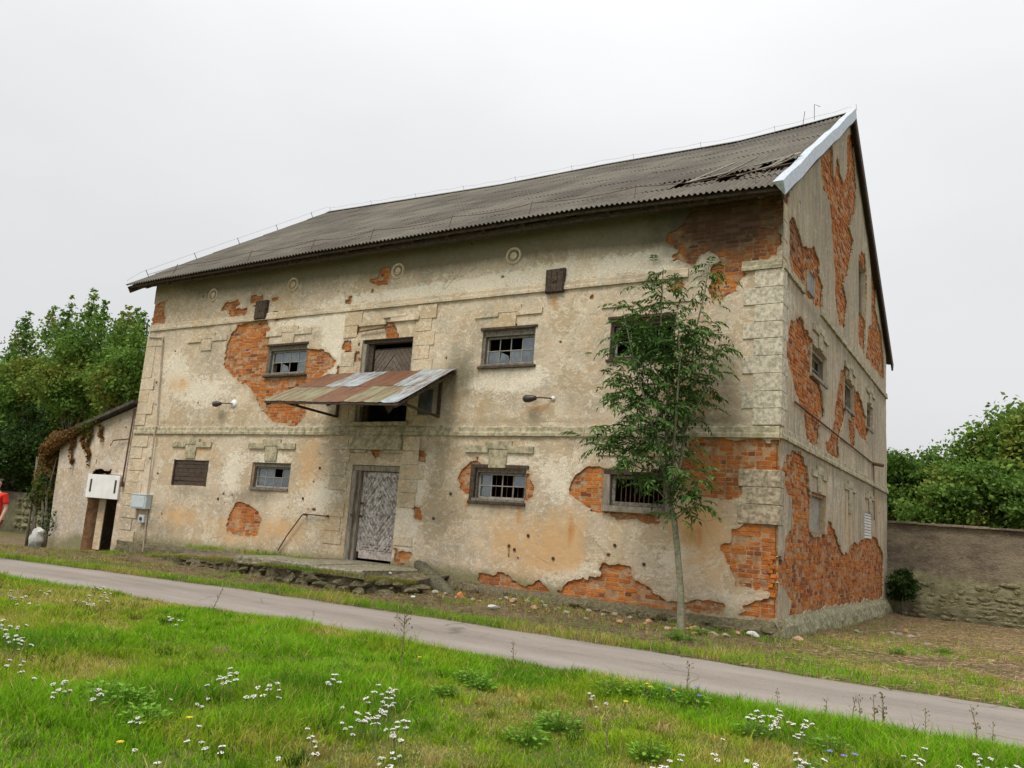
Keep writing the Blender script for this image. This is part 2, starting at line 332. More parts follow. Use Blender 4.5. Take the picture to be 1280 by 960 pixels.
# ------------------------------------------------------------------ object helpers
def setp(o, label=None, cat=None, group=None, kind=None):
    if label: o['label'] = label
    if cat: o['category'] = cat
    if group: o['group'] = group
    if kind: o['kind'] = kind
    return o
def par(c, p):
    if p is not None:
        c.parent = p
        if p.type == 'EMPTY': c.matrix_parent_inverse = Matrix.Translation(-p.location)
    return c
def thing(name, label, cat, loc=(0, 0, 0), group=None):
    o = bpy.data.objects.new(name, None); o.empty_display_size = .3; COL.objects.link(o); o.location = loc
    return setp(o, label, cat, group)
def link(name, me, parent=None):
    o = bpy.data.objects.new(name, me); COL.objects.link(o); return par(o, parent)
def npmesh(name, V, loops, sizes, mats, attrs=None, smooth_=False, midx=None, cattr=None):
    me = bpy.data.meshes.new(name); V = np.asarray(V, np.float32); loops = np.asarray(loops, np.int32); sizes = np.asarray(sizes, np.int32)
    me.vertices.add(len(V)); me.vertices.foreach_set('co', V.ravel())
    me.loops.add(len(loops)); me.loops.foreach_set('vertex_index', loops)
    me.polygons.add(len(sizes)); st = np.zeros(len(sizes), np.int32); st[1:] = np.cumsum(sizes)[:-1]
    me.polygons.foreach_set('loop_start', st); me.polygons.foreach_set('loop_total', sizes)
    if midx is not None: me.polygons.foreach_set('material_index', np.asarray(midx, np.int32))
    for k, a in (attrs or {}).items():
        at = me.attributes.new(k, 'FLOAT', 'POINT'); at.data.foreach_set('value', np.asarray(a, np.float32))
    for k, a in (cattr or {}).items():
        at = me.attributes.new(k, 'FLOAT_COLOR', 'POINT'); at.data.foreach_set('color', np.asarray(a, np.float32).ravel())
    for m in (mats if isinstance(mats, (list, tuple)) else [mats]): me.materials.append(m)
    me.update(calc_edges=True)
    me.polygons.foreach_set('use_smooth', np.full(len(sizes), smooth_))
    me.validate(clean_customdata=False)
    return me
class MB:
    def __init__(s): s.v = []; s.f = []; s.m = []; s.t = []
    def add(s, vs, fs, mi=0, tone=0.5):
        o = len(s.v); s.v += [tuple(map(float, v)) for v in vs]; s.f += [tuple(i+o for i in f) for f in fs]; s.m += [mi]*len(fs); s.t += [tone]*len(vs)
    def box(s, x0, x1, y0, y1, z0, z1, mi=0, tone=.5):
        s.add([(x0, y0, z0), (x1, y0, z0), (x1, y1, z0), (x0, y1, z0), (x0, y0, z1), (x1, y0, z1), (x1, y1, z1), (x0, y1, z1)],
              [(0, 3, 2, 1), (4, 5, 6, 7), (0, 1, 5, 4), (1, 2, 6, 5), (2, 3, 7, 6), (3, 0, 4, 7)], mi, tone)
    def bar(s, a, b, w_, h_=None, mi=0, up=(0, 0, 1)):
        a = Vector(a); b = Vector(b); d = (b-a).normalized(); h_ = h_ or w_
        u = Vector(up)
        if abs(d.dot(u)) > .95: u = Vector((0, 1, 0))
        r = d.cross(u).normalized()*w_/2; q = r.cross(d).normalized()*h_/2
        s.add([a-r-q, a+r-q, a+r+q, a-r+q, b-r-q, b+r-q, b+r+q, b-r+q], [(0, 3, 2, 1), (4, 5, 6, 7), (0, 1, 5, 4), (1, 2, 6, 5), (2, 3, 7, 6), (3, 0, 4, 7)], mi)
    def tube(s, pts, rad, n=6, mi=0, tone=.5):
        P = [Vector(p) for p in pts]; R = rad if isinstance(rad, (list, tuple)) else [rad]*len(P)
        vs = []; fs = []
        for i, p in enumerate(P):
            d = (P[min(i+1, len(P)-1)]-P[max(i-1, 0)]).normalized()
            u = Vector((0, 0, 1)) if abs(d.z) < .9 else Vector((1, 0, 0))
            r = d.cross(u).normalized(); q = r.cross(d)
            for k in range(n):
                a = 2*math.pi*k/n; vs.append(p+(r*math.cos(a)+q*math.sin(a))*R[i])
        for i in range(len(P)-1):
            for k in range(n):
                fs.append((i*n+k, i*n+(k+1) % n, (i+1)*n+(k+1) % n, (i+1)*n+k))
        fs.append(tuple(range(n))[::-1]); fs.append(tuple((len(P)-1)*n+k for k in range(n)))
        s.add(vs, fs, mi, tone)
    def prism(s, poly, fn, d0, d1, mi=0):      # poly 2-D points, fn(u,v,d)->xyz
        n = len(poly); vs = [fn(u, v, d0) for u, v in poly]+[fn(u, v, d1) for u, v in poly]
        fs = [tuple(range(n)), tuple(range(2*n-1, n-1, -1))]+[(i, i+n, (i+1) % n+n, (i+1) % n) for i in range(n)]
        s.add(vs, fs, mi)
    def chbox(s, x0, x1, y0, y1, z0, z1, c=.012, j=.004, mi=0, tone=.5, rot=None, rnd=random):
        # chamfered, slightly uneven block
        X = (x0, x0+c, x1-c, x1); Y = (y0, y0+c, y1-c, y1); Zs = (z0, z0+c, z1-c, z1)
        vs = {}; lst = []
        def V(i, k, l):
            if (i, k, l) not in vs:
                vs[(i, k, l)] = len(lst); lst.append((X[i]+rnd.uniform(-j, j), Y[k]+rnd.uniform(-j, j), Zs[l]+rnd.uniform(-j, j)))
            return vs[(i, k, l)]
        f = []
        for a in (0, 3):
            f.append([V(a, 1, 1), V(a, 2, 1), V(a, 2, 2), V(a, 1, 2)]); f.append([V(1, a, 1), V(2, a, 1), V(2, a, 2), V(1, a, 2)]); f.append([V(1, 1, a), V(2, 1, a), V(2, 2, a), V(1, 2, a)])
        g = lambda a: 1 if a == 0 else 2
        for a in (0, 3):
            for b in (0, 3):
                f.append([V(a, g(b), 1), V(g(a), b, 1), V(g(a), b, 2), V(a, g(b), 2)])
                f.append([V(a, 1, g(b)), V(g(a), 1, b), V(g(a), 2, b), V(a, 2, g(b))])
                f.append([V(1, a, g(b)), V(1, g(a), b), V(2, g(a), b), V(2, a, g(b))])
                for e in (0, 3): f.append([V(a, g(b), g(e)), V(g(a), b, g(e)), V(g(a), g(b), e)])
        cx, cy, cz = (x0+x1)/2, (y0+y1)/2, (z0+z1)/2
        F = []
        for q in f:
            p = [Vector(lst[i]) for i in q]; nn = (p[1]-p[0]).cross(p[2]-p[0]); ce = sum(p, Vector())/len(p)-Vector((cx, cy, cz))
            F.append(tuple(q) if nn.dot(ce) > 0 else tuple(q[::-1]))
        s.add(lst, F, mi, tone)
    def mesh(s, name, mats, sm=False):
        return npmesh(name, s.v, [i for f in s.f for i in f], [len(f) for f in s.f], mats, {'tone': s.t}, sm, s.m)
    def obj(s, name, mats, parent=None, sm=False): return link(name, s.mesh(name, mats, sm), parent)
def rock_mesh(name, sx_, sy_, sz_, mat, seed, sub=2):
    import bmesh
    bm = bmesh.new(); bmesh.ops.create_icosphere(bm, subdivisions=sub, radius=1)
    r = random.Random(seed); planes = [(Vector((r.uniform(-1, 1), r.uniform(-1, 1), r.uniform(-1, 1))).normalized(), r.uniform(.5, .85)) for _ in range(9)]
    for v in bm.verts:
        for n_, d in planes:
            q = v.co.dot(n_)
            if q > d: v.co -= n_*(q-d)
        v.co = Vector((v.co.x*sx_, v.co.y*sy_, v.co.z*sz_))
    me = bpy.data.meshes.new(name); bm.to_mesh(me); bm.free(); me.materials.append(mat); return me

# ------------------------------------------------------------------ ground, road
def ghx(x):
    return np.interp(x, [-60, -30, -22, -18.5, -15, -8, -6, -2.4, 0, 3, 8, 40], [-.5, -.45, -.24, -.07, .08, .12, .14, .07, -.03, -.08, -.1, -.1])
def gheight(x, y):
    x = np.asarray(x, float); y = np.asarray(y, float)
    a = smooth(-3.3, -.3, y)*ghx(x)
    back = smooth(-.5, 12, y)*(-.33)*smooth(-2, 1, x)
    n_ = (fbm(x*1.3, y*1.3, 5)-.5)*.10*smooth(-3.5, -2.6, y)+(fbm(x*.9, y*.9, 9)-.5)*.16*smooth(-6.2, -7.5, y)
    far = smooth(20, 60, y)*.0
    return a+back+n_+far
def axis(lo_, hi, dense0, dense1, st, growth=1.25):
    a = list(np.arange(dense0, dense1+1e-6, st)); s_ = st
    while a[-1] < hi: s_ *= growth; a.append(a[-1]+s_)
    s_ = st
    while a[0] > lo_: s_ *= growth; a.insert(0, a[0]-s_)
    return np.array(a)
gx = axis(-500, 400, -26, 9, .14); gy = axis(-120, 700, -13, 1.5, .12, 1.15)
GX, GY = np.meshgrid(gx, gy, indexing='ij')
GZ = gheight(GX, GY)
road_far = lambda x: np.interp(x, [-60, -20, -15.8, -11.8, -8.6, -5, 60], [-9.0, -5.4, -4.55, -4.02, -3.62, -3.55, -3.6])+(fbm(np.asarray(x)*1.7, 3, 8)-.5)*.16
road_near = lambda x: np.interp(x, [-60, -20, -14, -11.6, -8.9, -6.4, 0, 60], [-12.5, -8.4, -7.3, -6.85, -6.3, -6.1, -6.08, -6.1])+(fbm(np.asarray(x)*1.5, 7, 4)-.5)*.2
inside = smooth(.25, -.02, np.maximum(GY-road_far(GX), road_near(GX)-GY))
GZ = GZ*(1-inside)-.03*inside
turf = np.clip(smooth(-5.6, -6.3, GY)+smooth(30, 40, np.hypot(GX, GY)), 0, 1)*.9
ii = np.arange(len(gx)*len(gy)).reshape(len(gx), len(gy))
q = np.stack([ii[:-1, :-1], ii[1:, :-1], ii[1:, 1:], ii[:-1, 1:]], -1).reshape(-1)
g = link('ground', npmesh('ground', np.stack([GX, GY, GZ], -1).reshape(-1, 3), q, np.full(len(q)//4, 4), MGROUND, {'turf': turf.ravel()}, True))
setp(g, kind='structure')
rx = np.arange(-60, 40, .2); rt = np.linspace(0, 1, 15)
RX = np.repeat(rx[:, None], 15, 1); RF = road_far(rx)[:, None]+.06; RN = road_near(rx)[:, None]-.06
RY = RN+(RF-RN)*rt[None]; RZc = .012+.02*np.sin(math.pi*rt)[None]-.03*(np.abs(rt-.5) > .49)[None]+0*RX+(fbm(RX*1.2, RY*1.2, 11)-.5)*.02
ii = np.arange(RX.size).reshape(RX.shape); q = np.stack([ii[:-1, :-1], ii[1:, :-1], ii[1:, 1:], ii[:-1, 1:]], -1).reshape(-1)
edge = np.clip(1-np.minimum(RY-RN, RF-RY)/.4, 0, 1); tt_ = (RY-RN)/(RF-RN); trk = np.exp(-((tt_-.24)/.1)**2)+np.exp(-((tt_-.76)/.1)**2)
g = link('road', npmesh('road', np.stack([RX, RY, RZc], -1).reshape(-1, 3), q, np.full(len(q)//4, 4), MROAD, {'edge': edge.ravel(), 'track': trk.ravel()}, True)); setp(g, kind='structure')

# ------------------------------------------------------------------ the granary
HOUSE = thing('old_granary', 'large derelict two storey granary with crumbling plaster, bare brick patches and corrugated roof', 'granary', (-9, 7, 0))
def sdpoly(U, V, P):
    P = np.array(P); d = np.full(U.shape, 1e9); ins = np.zeros(U.shape, bool); n_ = len(P)
    for i in range(n_):
        a = P[i]; b = P[(i+1) % n_]; e = b-a; w0 = U-a[0]; w1 = V-a[1]
        t = np.clip((w0*e[0]+w1*e[1])/(e@e+1e-12), 0, 1); d = np.minimum(d, (w0-e[0]*t)**2+(w1-e[1]*t)**2)
        c = ((a[1] > V) != (b[1] > V)) & (U < (b[0]-a[0])*(V-a[1])/(b[1]-a[1]+1e-12)+a[0]); ins ^= c
    return np.sqrt(d)*np.where(ins, -1, 1)
def grid_axis(a, b, st, snaps):
    g_ = np.linspace(a, b, int(round((b-a)/st))+1)
    for s_ in snaps:
        i = np.argmin(abs(g_-s_)); g_[i] = s_
    return np.unique(g_)
class Wall:
    """plaster skin with real holes, mortar bed and bricks behind them"""
    def __init__(s, fn, u0, u1, z0, z1, st, stz, openings, patches, clip=None, seed=0, amp=1.0, skirts=()):
        s.fn = fn; s.op = openings; s.clip = clip; s.rng = (u0, u1, z0, z1)
        s.us = grid_axis(u0, u1, st, [o[0] for o in openings]+[o[1] for o in openings]); s.zs = grid_axis(z0, z1, stz, [o[2] for o in openings]+[o[3] for o in openings])
        U, V = np.meshgrid(s.us, s.zs, indexing='ij'); s.U, s.V = U, V
        F = np.full(U.shape, .6)
        for P in patches:
            P = np.array(P); m = .5
            i0, i1 = np.searchsorted(s.us, [P[:, 0].min()-m, P[:, 0].max()+m]); j0, j1 = np.searchsorted(s.zs, [P[:, 1].min()-m, P[:, 1].max()+m])
            sl = (slice(i0, i1), slice(j0, j1))
            if i1 <= i0 or j1 <= j0: continue
            F[sl] = np.minimum(F[sl], sdpoly(U[sl], V[sl], P))
        nn = (fbm(U*2.6, V*2.6, seed+1, 3)-.5)*.22+(fbm(U*11, V*11, seed+2, 3)-.5)*.11+(vn(U*2.5, np.floor(V/.078)*3.3, seed+3)-.5)*.07
        near = smooth(.35, .05, abs(F))
        s.F0 = F.copy(); F = F+(nn*amp*.8-.028)*near
        # chips and small pits well inside the sound plaster
        pit = fbm(U*4.5, V*4.5, seed+40, 2); F = np.where((pit > .86) & (s.F0 > .1), np.minimum(F, (.90-pit)*.6), F)
        s.F = F
    def build(s, name, mat, thick=.034, attrs=None, seed=0):
        U, V, F = s.U, s.V, s.F.copy()
        C = None
        if s.clip is not None: F = np.minimum(F, s.clip(U, V))
        rel = (fbm(U*1.1, V*1.1, seed+60, 3)-.5)*.03+(fbm(U*5, V*5, seed+61, 3)-.5)*.012-.012*smooth(.12, 0, F)*(fbm(U*6, V*6, seed+5)-.3)
        nu, nv = U.shape
        keep = np.ones((nu-1, nv-1), bool); cu = (s.us[1:]+s.us[:-1])/2; cv = (s.zs[1:]+s.zs[:-1])/2
        for o in s.op:
            keep &= ~(((cu > o[0]) & (cu < o[1]))[:, None] & ((cv > o[2]) & (cv < o[3]))[None])
        pos_ = F > 0; cnt = pos_[:-1, :-1].astype(int)+pos_[1:, :-1]+pos_[1:, 1:]+pos_[:-1, 1:]
        ii = np.arange(nu*nv).reshape(nu, nv); full = keep & (cnt == 4)
        quads = np.stack([ii[:-1, :-1], ii[1:, :-1], ii[1:, 1:], ii[:-1, 1:]], -1)[full]
        loops = [quads.ravel()]; sizes = [np.full(len(quads), 4)]
        PU = list(U.ravel()); PV = list(V.ravel()); PD = list(rel.ravel()); rim = [0]*len(PU); extra = []; es = []; edge = {}; back = {}
        cr = np.argwhere(keep & (cnt > 0) & (cnt < 4))
        Fr = F; 
        def ev(a, b):
            k = (min(a, b), max(a, b))
            if k in edge: return edge[k]
            fa = Fr[a]; fb = Fr[b]; t = min(max(fa/(fa-fb), .02), .98)
            edge[k] = len(PU); PU.append(U[a]+(U[b]-U[a])*t); PV.append(V[a]+(V[b]-V[a])*t); PD.append(rel[a]+(rel[b]-rel[a])*t); rim.append(.0)
            return edge[k]
        def bv(i):
            if i not in back:
                back[i] = len(PU); PU.append(PU[i]); PV.append(PV[i]); PD.append(-thick); rim.append(1)
                
            return back[i]
        for i, j in cr:
            c = [(i, j), (i+1, j), (i+1, j+1), (i, j+1)]; poly = []; xs = []
            for k in range(4):
                a, b = c[k], c[(k+1) % 4]
                if pos_[a]: poly.append(ii[a])
                if pos_[a] != pos_[b]:
                    e = ev(a, b); poly.append(e); xs.append((e, pos_[a]))
            extra += poly; es.append(len(poly))
            # rim: from each exit (was inside) to the next entry
            for k in range(len(xs)):
                if xs[k][1]:
                    a = xs[k][0]; b = xs[(k+1) % len(xs)][0]; extra += [b, a, bv(a), bv(b)]; es.append(4)
        loops.append(np.array(extra, int)); sizes.append(np.array(es, int))
        PU = np.array(PU); PV = np.array(PV); PD = np.array(PD)
        at = attrs(PU, PV) if attrs else {}
        at['rim'] = np.array(rim, float)
        lip = np.ones(len(PU)); lip[:U.size] = smooth(.09, .0, s.F.ravel()) if s.F0.min() < .5 else 0; at['lip'] = lip
        # drop unused verts
        L = np.concatenate(loops).astype(int); used = np.unique(L); mp_ = np.full(len(PU), -1); mp_[used] = np.arange(len(used))
        X = s.fn(PU[used], PV[used], PD[used])
        me = npmesh(name, X, mp_[L], np.concatenate(sizes), mat, {k: v[used] for k, v in at.items()}, False)
        return me
    def Fat(s, u, v):
        i = np.clip(np.searchsorted(s.us, u), 0, len(s.us)-1); j = np.clip(np.searchsorted(s.zs, v), 0, len(s.zs)-1); return s.F[i, j]
    def bricks(s, seed=0, course=.078, sl_=.262, rough=.3):
        u0, u1, z0, z1 = s.rng; r = random.Random(seed); res = []
        nrow = int((z1-z0)/course)
        for k in range(nrow):
            za = z0+k*course+.0045; zb = za+course-.009; head = (k % 2 == 1); u = u0-(.13 if head else .0)-r.uniform(0, .03); c = 0
            while u < u1:
                L = sl_ if (not head or r.random() < .15) else sl_/2
                if not head and r.random() < .12: L = sl_/2
                a = max(u+.006, u0+.002); b = min(u+L-.006, u1-.002); u += L; c += 1
                if b-a < .03: continue
                bad = False
                for o in s.op:
                    if zb > o[2] and za < o[3] and b > o[0] and a < o[1]:
                        if a >= o[0] and b <= o[1]: bad = True
                        elif a < o[0]: b = o[0]-.003
                        else: a = o[1]+.003
                if bad or b-a < .03: continue
                if s.clip is not None and s.clip(np.array([(a+b)/2]), np.array([zb]))[0] < .05: continue
                um = np.array([a, (a+b)/2, b]*2); vm = np.array([za]*3+[zb]*3)
                if s.Fat(um, vm).min() < .01: res.append((a, b, za, zb))
        return res
def emit_bricks(wall, lst, parent, fn_box, seed, limit, score, missing=.03, depth=(.0, .012), rot=.12):
    r = random.Random(seed); out_ = []
    for (a, b, za, zb) in lst:
        if r.random() < missing: continue
        dz = r.uniform(*depth) + (r.uniform(.01, .04) if r.random() < rot else 0)
        out_.append((score((a+b)/2, (za+zb)/2)*(b-a), a, b, za, zb, dz, r.random()))
    out_.sort(key=lambda t: -t[0])
    # individual bricks share a few meshes by nominal size; uneven ends keep their own scale
    var = []
    for k in range(14):
        m = MB(); m.chbox(-.5, .5, -.5, .5, -.5, .5, .09, .028, 0, k/14, rnd=r); me = m.mesh('brick', [MB_]); var.append(me)
    for i, (_, a, b, za, zb, dz, tn) in enumerate(out_[:limit]):
        o = bpy.data.objects.new('brick', var[i % 14]); COL.objects.link(o); o.parent = parent
        c, sc = fn_box(a, b, za, zb, dz); o.location = c; o.scale = sc
    rest = out_[limit:]
    if rest:
        m = MB()
        for (_, a, b, za, zb, dz, tn) in rest:
            c, sc = fn_box(a, b, za, zb, dz)
            m.chbox(c[0]-sc[0]/2, c[0]+sc[0]/2, c[1]-sc[1]/2, c[1]+sc[1]/2, c[2]-sc[2]/2, c[2]+sc[2]/2, .007, .0025, 0, tn, rnd=r)
        o = m.obj('brickwork', [MB_], parent); o['kind'] = 'stuff'
    return len(out_)

# front openings (x0, x1, z0, z1)
W1 = (-16.45, -14.97, 1.95, 2.65); W2 = (-13.25, -11.85, 1.97, 2.64); W3 = (-6.34, -5.05, 2.0, 2.69); W4 = (-3.28, -1.93, 1.98, 2.72)
U2 = (-13.2, -11.77, 4.92, 5.70); U3 = (-6.40, -5.06, 4.88, 5.69); U4 = (-3.33, -1.97, 4.90, 5.72)
DR = (-9.80, -8.38, .45, 2.66); UD = (-9.90, -8.34, 3.68, 5.68)
FOPEN = [W1, W2, W3, W4, U2, U3, U4, DR, UD]
def FPs(ox, oy, s, pts): return [FP(*p) for p in Z(ox, oy, s, pts)]
A3 = (260, 360, 4); A4 = (260, 540, 4); A6 = (540, 540, 4); A7 = (820, 220, 4); A8 = (820, 440, 4); A9 = (820, 600, 4); A5 = (420, 180, 4); A2 = (140, 220, 4)
FPAT = [
 FPs(*A3, [(150, 190), (240, 165), (295, 165), (300, 300), (480, 300), (560, 312), (640, 362), (600, 410), (560, 450), (500, 480), (480, 560), (490, 600), (480, 640), (440, 680), (370, 675), (310, 650), (270, 610), (250, 560), (215, 500), (190, 468), (150, 463), (112, 420), (82, 380), (95, 290), (120, 230)]),
 FPs(*A3, [(110, 110), (190, 108), (180, 142), (112, 142)]), FPs(*A3, [(220, 42), (275, 38), (268, 66), (222, 68)]),
 FPs(*A3, [(320, 128), (400, 122), (492, 115), (485, 130), (350, 152)]), FPs(*A3, [(688, 52), (712, 52), (706, 80), (686, 78)]),
 FPs(*A3, [(318, 48), (350, 44), (346, 56), (320, 58)]), FPs(*A3, [(232, 160), (296, 150), (300, 180), (230, 180)]),
 FPs(*A3, [(700, 188), (755, 184), (757, 222), (738, 242), (698, 232)]), FPs(*A3, [(678, 264), (718, 260), (716, 302), (674, 302)]),
 FPs(*A3, [(690, 320), (758, 316), (758, 362), (690, 367)]), FPs(*A3, [(888, 178), (922, 173), (942, 242), (900, 246)]), FPs(*A3, [(652, 398), (702, 396), (704, 432), (648, 432)]),
 FPs(*A5, [(168, 680), (220, 672), (225, 628), (262, 625), (262, 690), (210, 700)]), FPs(*A5, [(46, 772), (72, 770), (70, 798), (46, 798)]),
 FPs(*A4, [(140, 365), (200, 370), (240, 385), (260, 430), (245, 502), (180, 505), (97, 495), (98, 460), (115, 410)]),
 FPs(*A4, [(812, 62), (862, 60), (856, 122), (836, 134), (820, 112)]), FPs(*A4, [(1053, 88), (1085, 88), (1082, 142), (1053, 142)]),
 FPs(*A4, [(1033, 378), (1060, 376), (1057, 432), (1028, 427)]), FPs(*A4, [(928, 578), (960, 600), (1007, 610), (1002, 648), (933, 652)]),
 FPs(560, 550, 9.143, [(240, 238), (330, 232), (390, 290), (300, 310), (300, 605), (220, 598), (165, 560), (143, 450), (160, 350)]),
 FPs(560, 550, 9.143, [(870, 375), (927, 385), (932, 470), (952, 560), (930, 645), (870, 645)]),
 FPs(*A6, [(770, 178), (830, 172), (870, 188), (870, 397), (800, 392), (760, 350), (718, 330), (686, 290), (708, 240), (715, 213)]),
 FPs(*A6, [(900, 408), (1000, 414), (1148, 420), (1140, 447), (1060, 448), (1020, 424), (950, 432)]),
 FPs(*A6, [(240, 713), (340, 715), (420, 735), (440, 762), (500, 772), (530, 748), (545, 768), (600, 798), (650, 798), (690, 768), (745, 743), (850, 738), (860, 668), (980, 678), (1010, 750), (1100, 788), (1170, 848), (1240, 868), (1240, 905), (1100, 890), (900, 855), (700, 818), (500, 800), (245, 780)]),
 FPs(*A8, [(180, 434), (530, 434), (540, 467), (615, 470), (615, 500), (545, 510), (560, 522), (660, 527), (660, 596), (560, 590), (480, 592), (460, 632), (432, 642), (425, 700), (380, 727), (270, 732), (140, 692), (100, 600), (150, 520)]),
 FPs(*A9, [(430, 240), (520, 250), (540, 310), (470, 320), (480, 345), (560, 340), (565, 300), (600, 260), (640, 300), (690, 380), (660, 520), (600, 500), (560, 480), (520, 500), (400, 530), (370, 440), (340, 385), (328, 335), (370, 318), (390, 270)]),
 [(-.55, .82), (-.05, .74), (.05, .8), (.05, 1.86), (-.35, 1.84), (-.75, 1.45), (-.7, 1.0)], [(-.62, .30), (-.2, .26), (-.02, .32), (-.02, .62), (-.3, .60), (-.55, .45)], [(-.5, 2.86), (.05, 2.84), (.05, 3.3), (-.3, 3.3)],
 FPs(*A9, [(500, 700), (610, 692), (612, 560), (570, 560), (560, 620), (600, 650), (500, 680)]),
 FPs(*A7, [(70, 300), (130, 262), (180, 190), (260, 100), (500, 60), (640, 60), (640, 205), (612, 240), (505, 245), (500, 268), (600, 264), (610, 322), (600, 392), (500, 402), (490, 430), (450, 452), (440, 490), (400, 572), (300, 612), (280, 570), (290, 450), (320, 420), (270, 372), (210, 377), (180, 432), (76, 432), (112, 370), (66, 330)]),
 FPs(*A7, [(72, 543), (100, 524), (148, 534), (130, 568), (80, 563)]),
 FPs(*A9, [(0, 560), (60, 603), (130, 610), (330, 628), (322, 652), (150, 652), (0, 640)]),
 FPs(0, 340, 4, [(765, 160), (820, 158), (820, 248), (762, 252)]),
 [(-15.3, 6.9), (-14.6, 6.98), (-14.7, 7.05), (-15.2, 7.0)],
]
def fx(u, v, d): return np.stack([u, -d, v], -1)
def gxf(u, v, d): return np.stack([d, u, v], -1)
def gauss(U, V, cx, cz, rx_, rz_): return np.exp(-((U-cx)/rx_)**2-((V-cz)/rz_)**2)
def fattr(U, V):
    z0 = np.zeros_like(U)
    wh = z0.copy()
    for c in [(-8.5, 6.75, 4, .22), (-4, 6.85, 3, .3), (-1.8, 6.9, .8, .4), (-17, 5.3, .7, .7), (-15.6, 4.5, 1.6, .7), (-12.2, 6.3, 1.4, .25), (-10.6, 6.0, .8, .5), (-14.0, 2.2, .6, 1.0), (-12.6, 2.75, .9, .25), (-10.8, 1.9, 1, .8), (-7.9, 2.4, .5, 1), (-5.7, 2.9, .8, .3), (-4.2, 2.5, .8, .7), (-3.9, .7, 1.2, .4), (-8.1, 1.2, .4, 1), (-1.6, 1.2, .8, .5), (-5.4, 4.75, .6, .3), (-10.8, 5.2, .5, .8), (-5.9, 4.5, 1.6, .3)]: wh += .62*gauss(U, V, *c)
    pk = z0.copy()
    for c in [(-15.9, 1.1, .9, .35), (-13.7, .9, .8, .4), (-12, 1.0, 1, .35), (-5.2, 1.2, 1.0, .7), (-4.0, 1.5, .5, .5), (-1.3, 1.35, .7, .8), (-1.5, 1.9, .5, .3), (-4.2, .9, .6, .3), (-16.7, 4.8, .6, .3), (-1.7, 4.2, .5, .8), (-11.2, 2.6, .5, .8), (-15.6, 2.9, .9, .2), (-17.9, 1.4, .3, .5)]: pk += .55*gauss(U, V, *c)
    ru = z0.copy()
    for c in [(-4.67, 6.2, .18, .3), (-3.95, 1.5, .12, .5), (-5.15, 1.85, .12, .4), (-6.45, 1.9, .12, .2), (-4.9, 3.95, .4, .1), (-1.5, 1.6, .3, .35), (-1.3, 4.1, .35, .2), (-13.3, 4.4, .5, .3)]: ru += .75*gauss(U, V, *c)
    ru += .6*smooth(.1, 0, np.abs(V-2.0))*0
    dk = 1.05*smooth(6.95, 7.75, V)*(1-.5*smooth(-16, -18, U))+.25*smooth(.9, .2, V)+.22*smooth(-4.5, -2, U)*smooth(6.9, 7.4, V)  # under the eaves: grime, plus eave shade painted into the plaster tone
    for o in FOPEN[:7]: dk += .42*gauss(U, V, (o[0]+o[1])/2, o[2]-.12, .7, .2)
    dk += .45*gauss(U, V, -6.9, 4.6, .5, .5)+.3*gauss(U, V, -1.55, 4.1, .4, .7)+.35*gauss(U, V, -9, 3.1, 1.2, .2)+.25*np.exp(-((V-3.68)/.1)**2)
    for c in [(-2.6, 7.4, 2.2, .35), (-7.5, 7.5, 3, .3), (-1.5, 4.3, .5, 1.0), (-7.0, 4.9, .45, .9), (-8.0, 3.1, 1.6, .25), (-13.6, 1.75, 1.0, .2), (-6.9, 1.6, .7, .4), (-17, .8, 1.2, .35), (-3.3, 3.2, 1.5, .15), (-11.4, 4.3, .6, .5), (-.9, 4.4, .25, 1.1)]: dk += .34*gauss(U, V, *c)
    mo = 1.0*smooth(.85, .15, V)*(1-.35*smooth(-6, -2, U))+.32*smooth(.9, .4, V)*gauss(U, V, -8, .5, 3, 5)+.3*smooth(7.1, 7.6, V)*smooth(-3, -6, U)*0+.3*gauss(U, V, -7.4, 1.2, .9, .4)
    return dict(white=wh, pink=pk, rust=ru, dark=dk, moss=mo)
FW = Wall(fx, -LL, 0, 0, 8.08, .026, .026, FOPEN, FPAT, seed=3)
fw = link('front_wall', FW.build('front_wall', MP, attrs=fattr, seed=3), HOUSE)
CPv = CP
def sc_front(u, z): 
    d = np.array([u, 0, z])-CPv; r_ = np.linalg.norm(d); return abs(d[1])/r_**3
def sc_gab(u, z):
    d = np.array([0, u, z])-CPv; r_ = np.linalg.norm(d); return abs(d[0])/r_**3
def fbox(a, b, za, zb, dz): return (((a+b)/2, .03+dz+.045, (za+zb)/2), (b-a, .09, zb-za))
def gbox(a, b, za, zb, dz): return ((-.03-dz-.045, (a+b)/2, (za+zb)/2), (.09, b-a, zb-za))
nb = emit_bricks(FW, FW.bricks(5), fw, fbox, 5, 225, sc_front)
def mortar(name, fn, u0, u1, z0, z1, ops, depth, parent, clip=None):
    wl = Wall(fn, u0, u1, z0, z1, .2, .2, ops, [], clip=clip); wl.F[:] = .6
    old = fn; wl.fn = lambda u, v, d: old(u, v, d*0-depth+(fbm(u*3, v*3, 3)-.5)*.01)
    return link(name, wl.build(name, MMOR), parent)
mortar('mortar_bed', fx, -LL, 0, 0, 8.08, FOPEN, .040, fw)

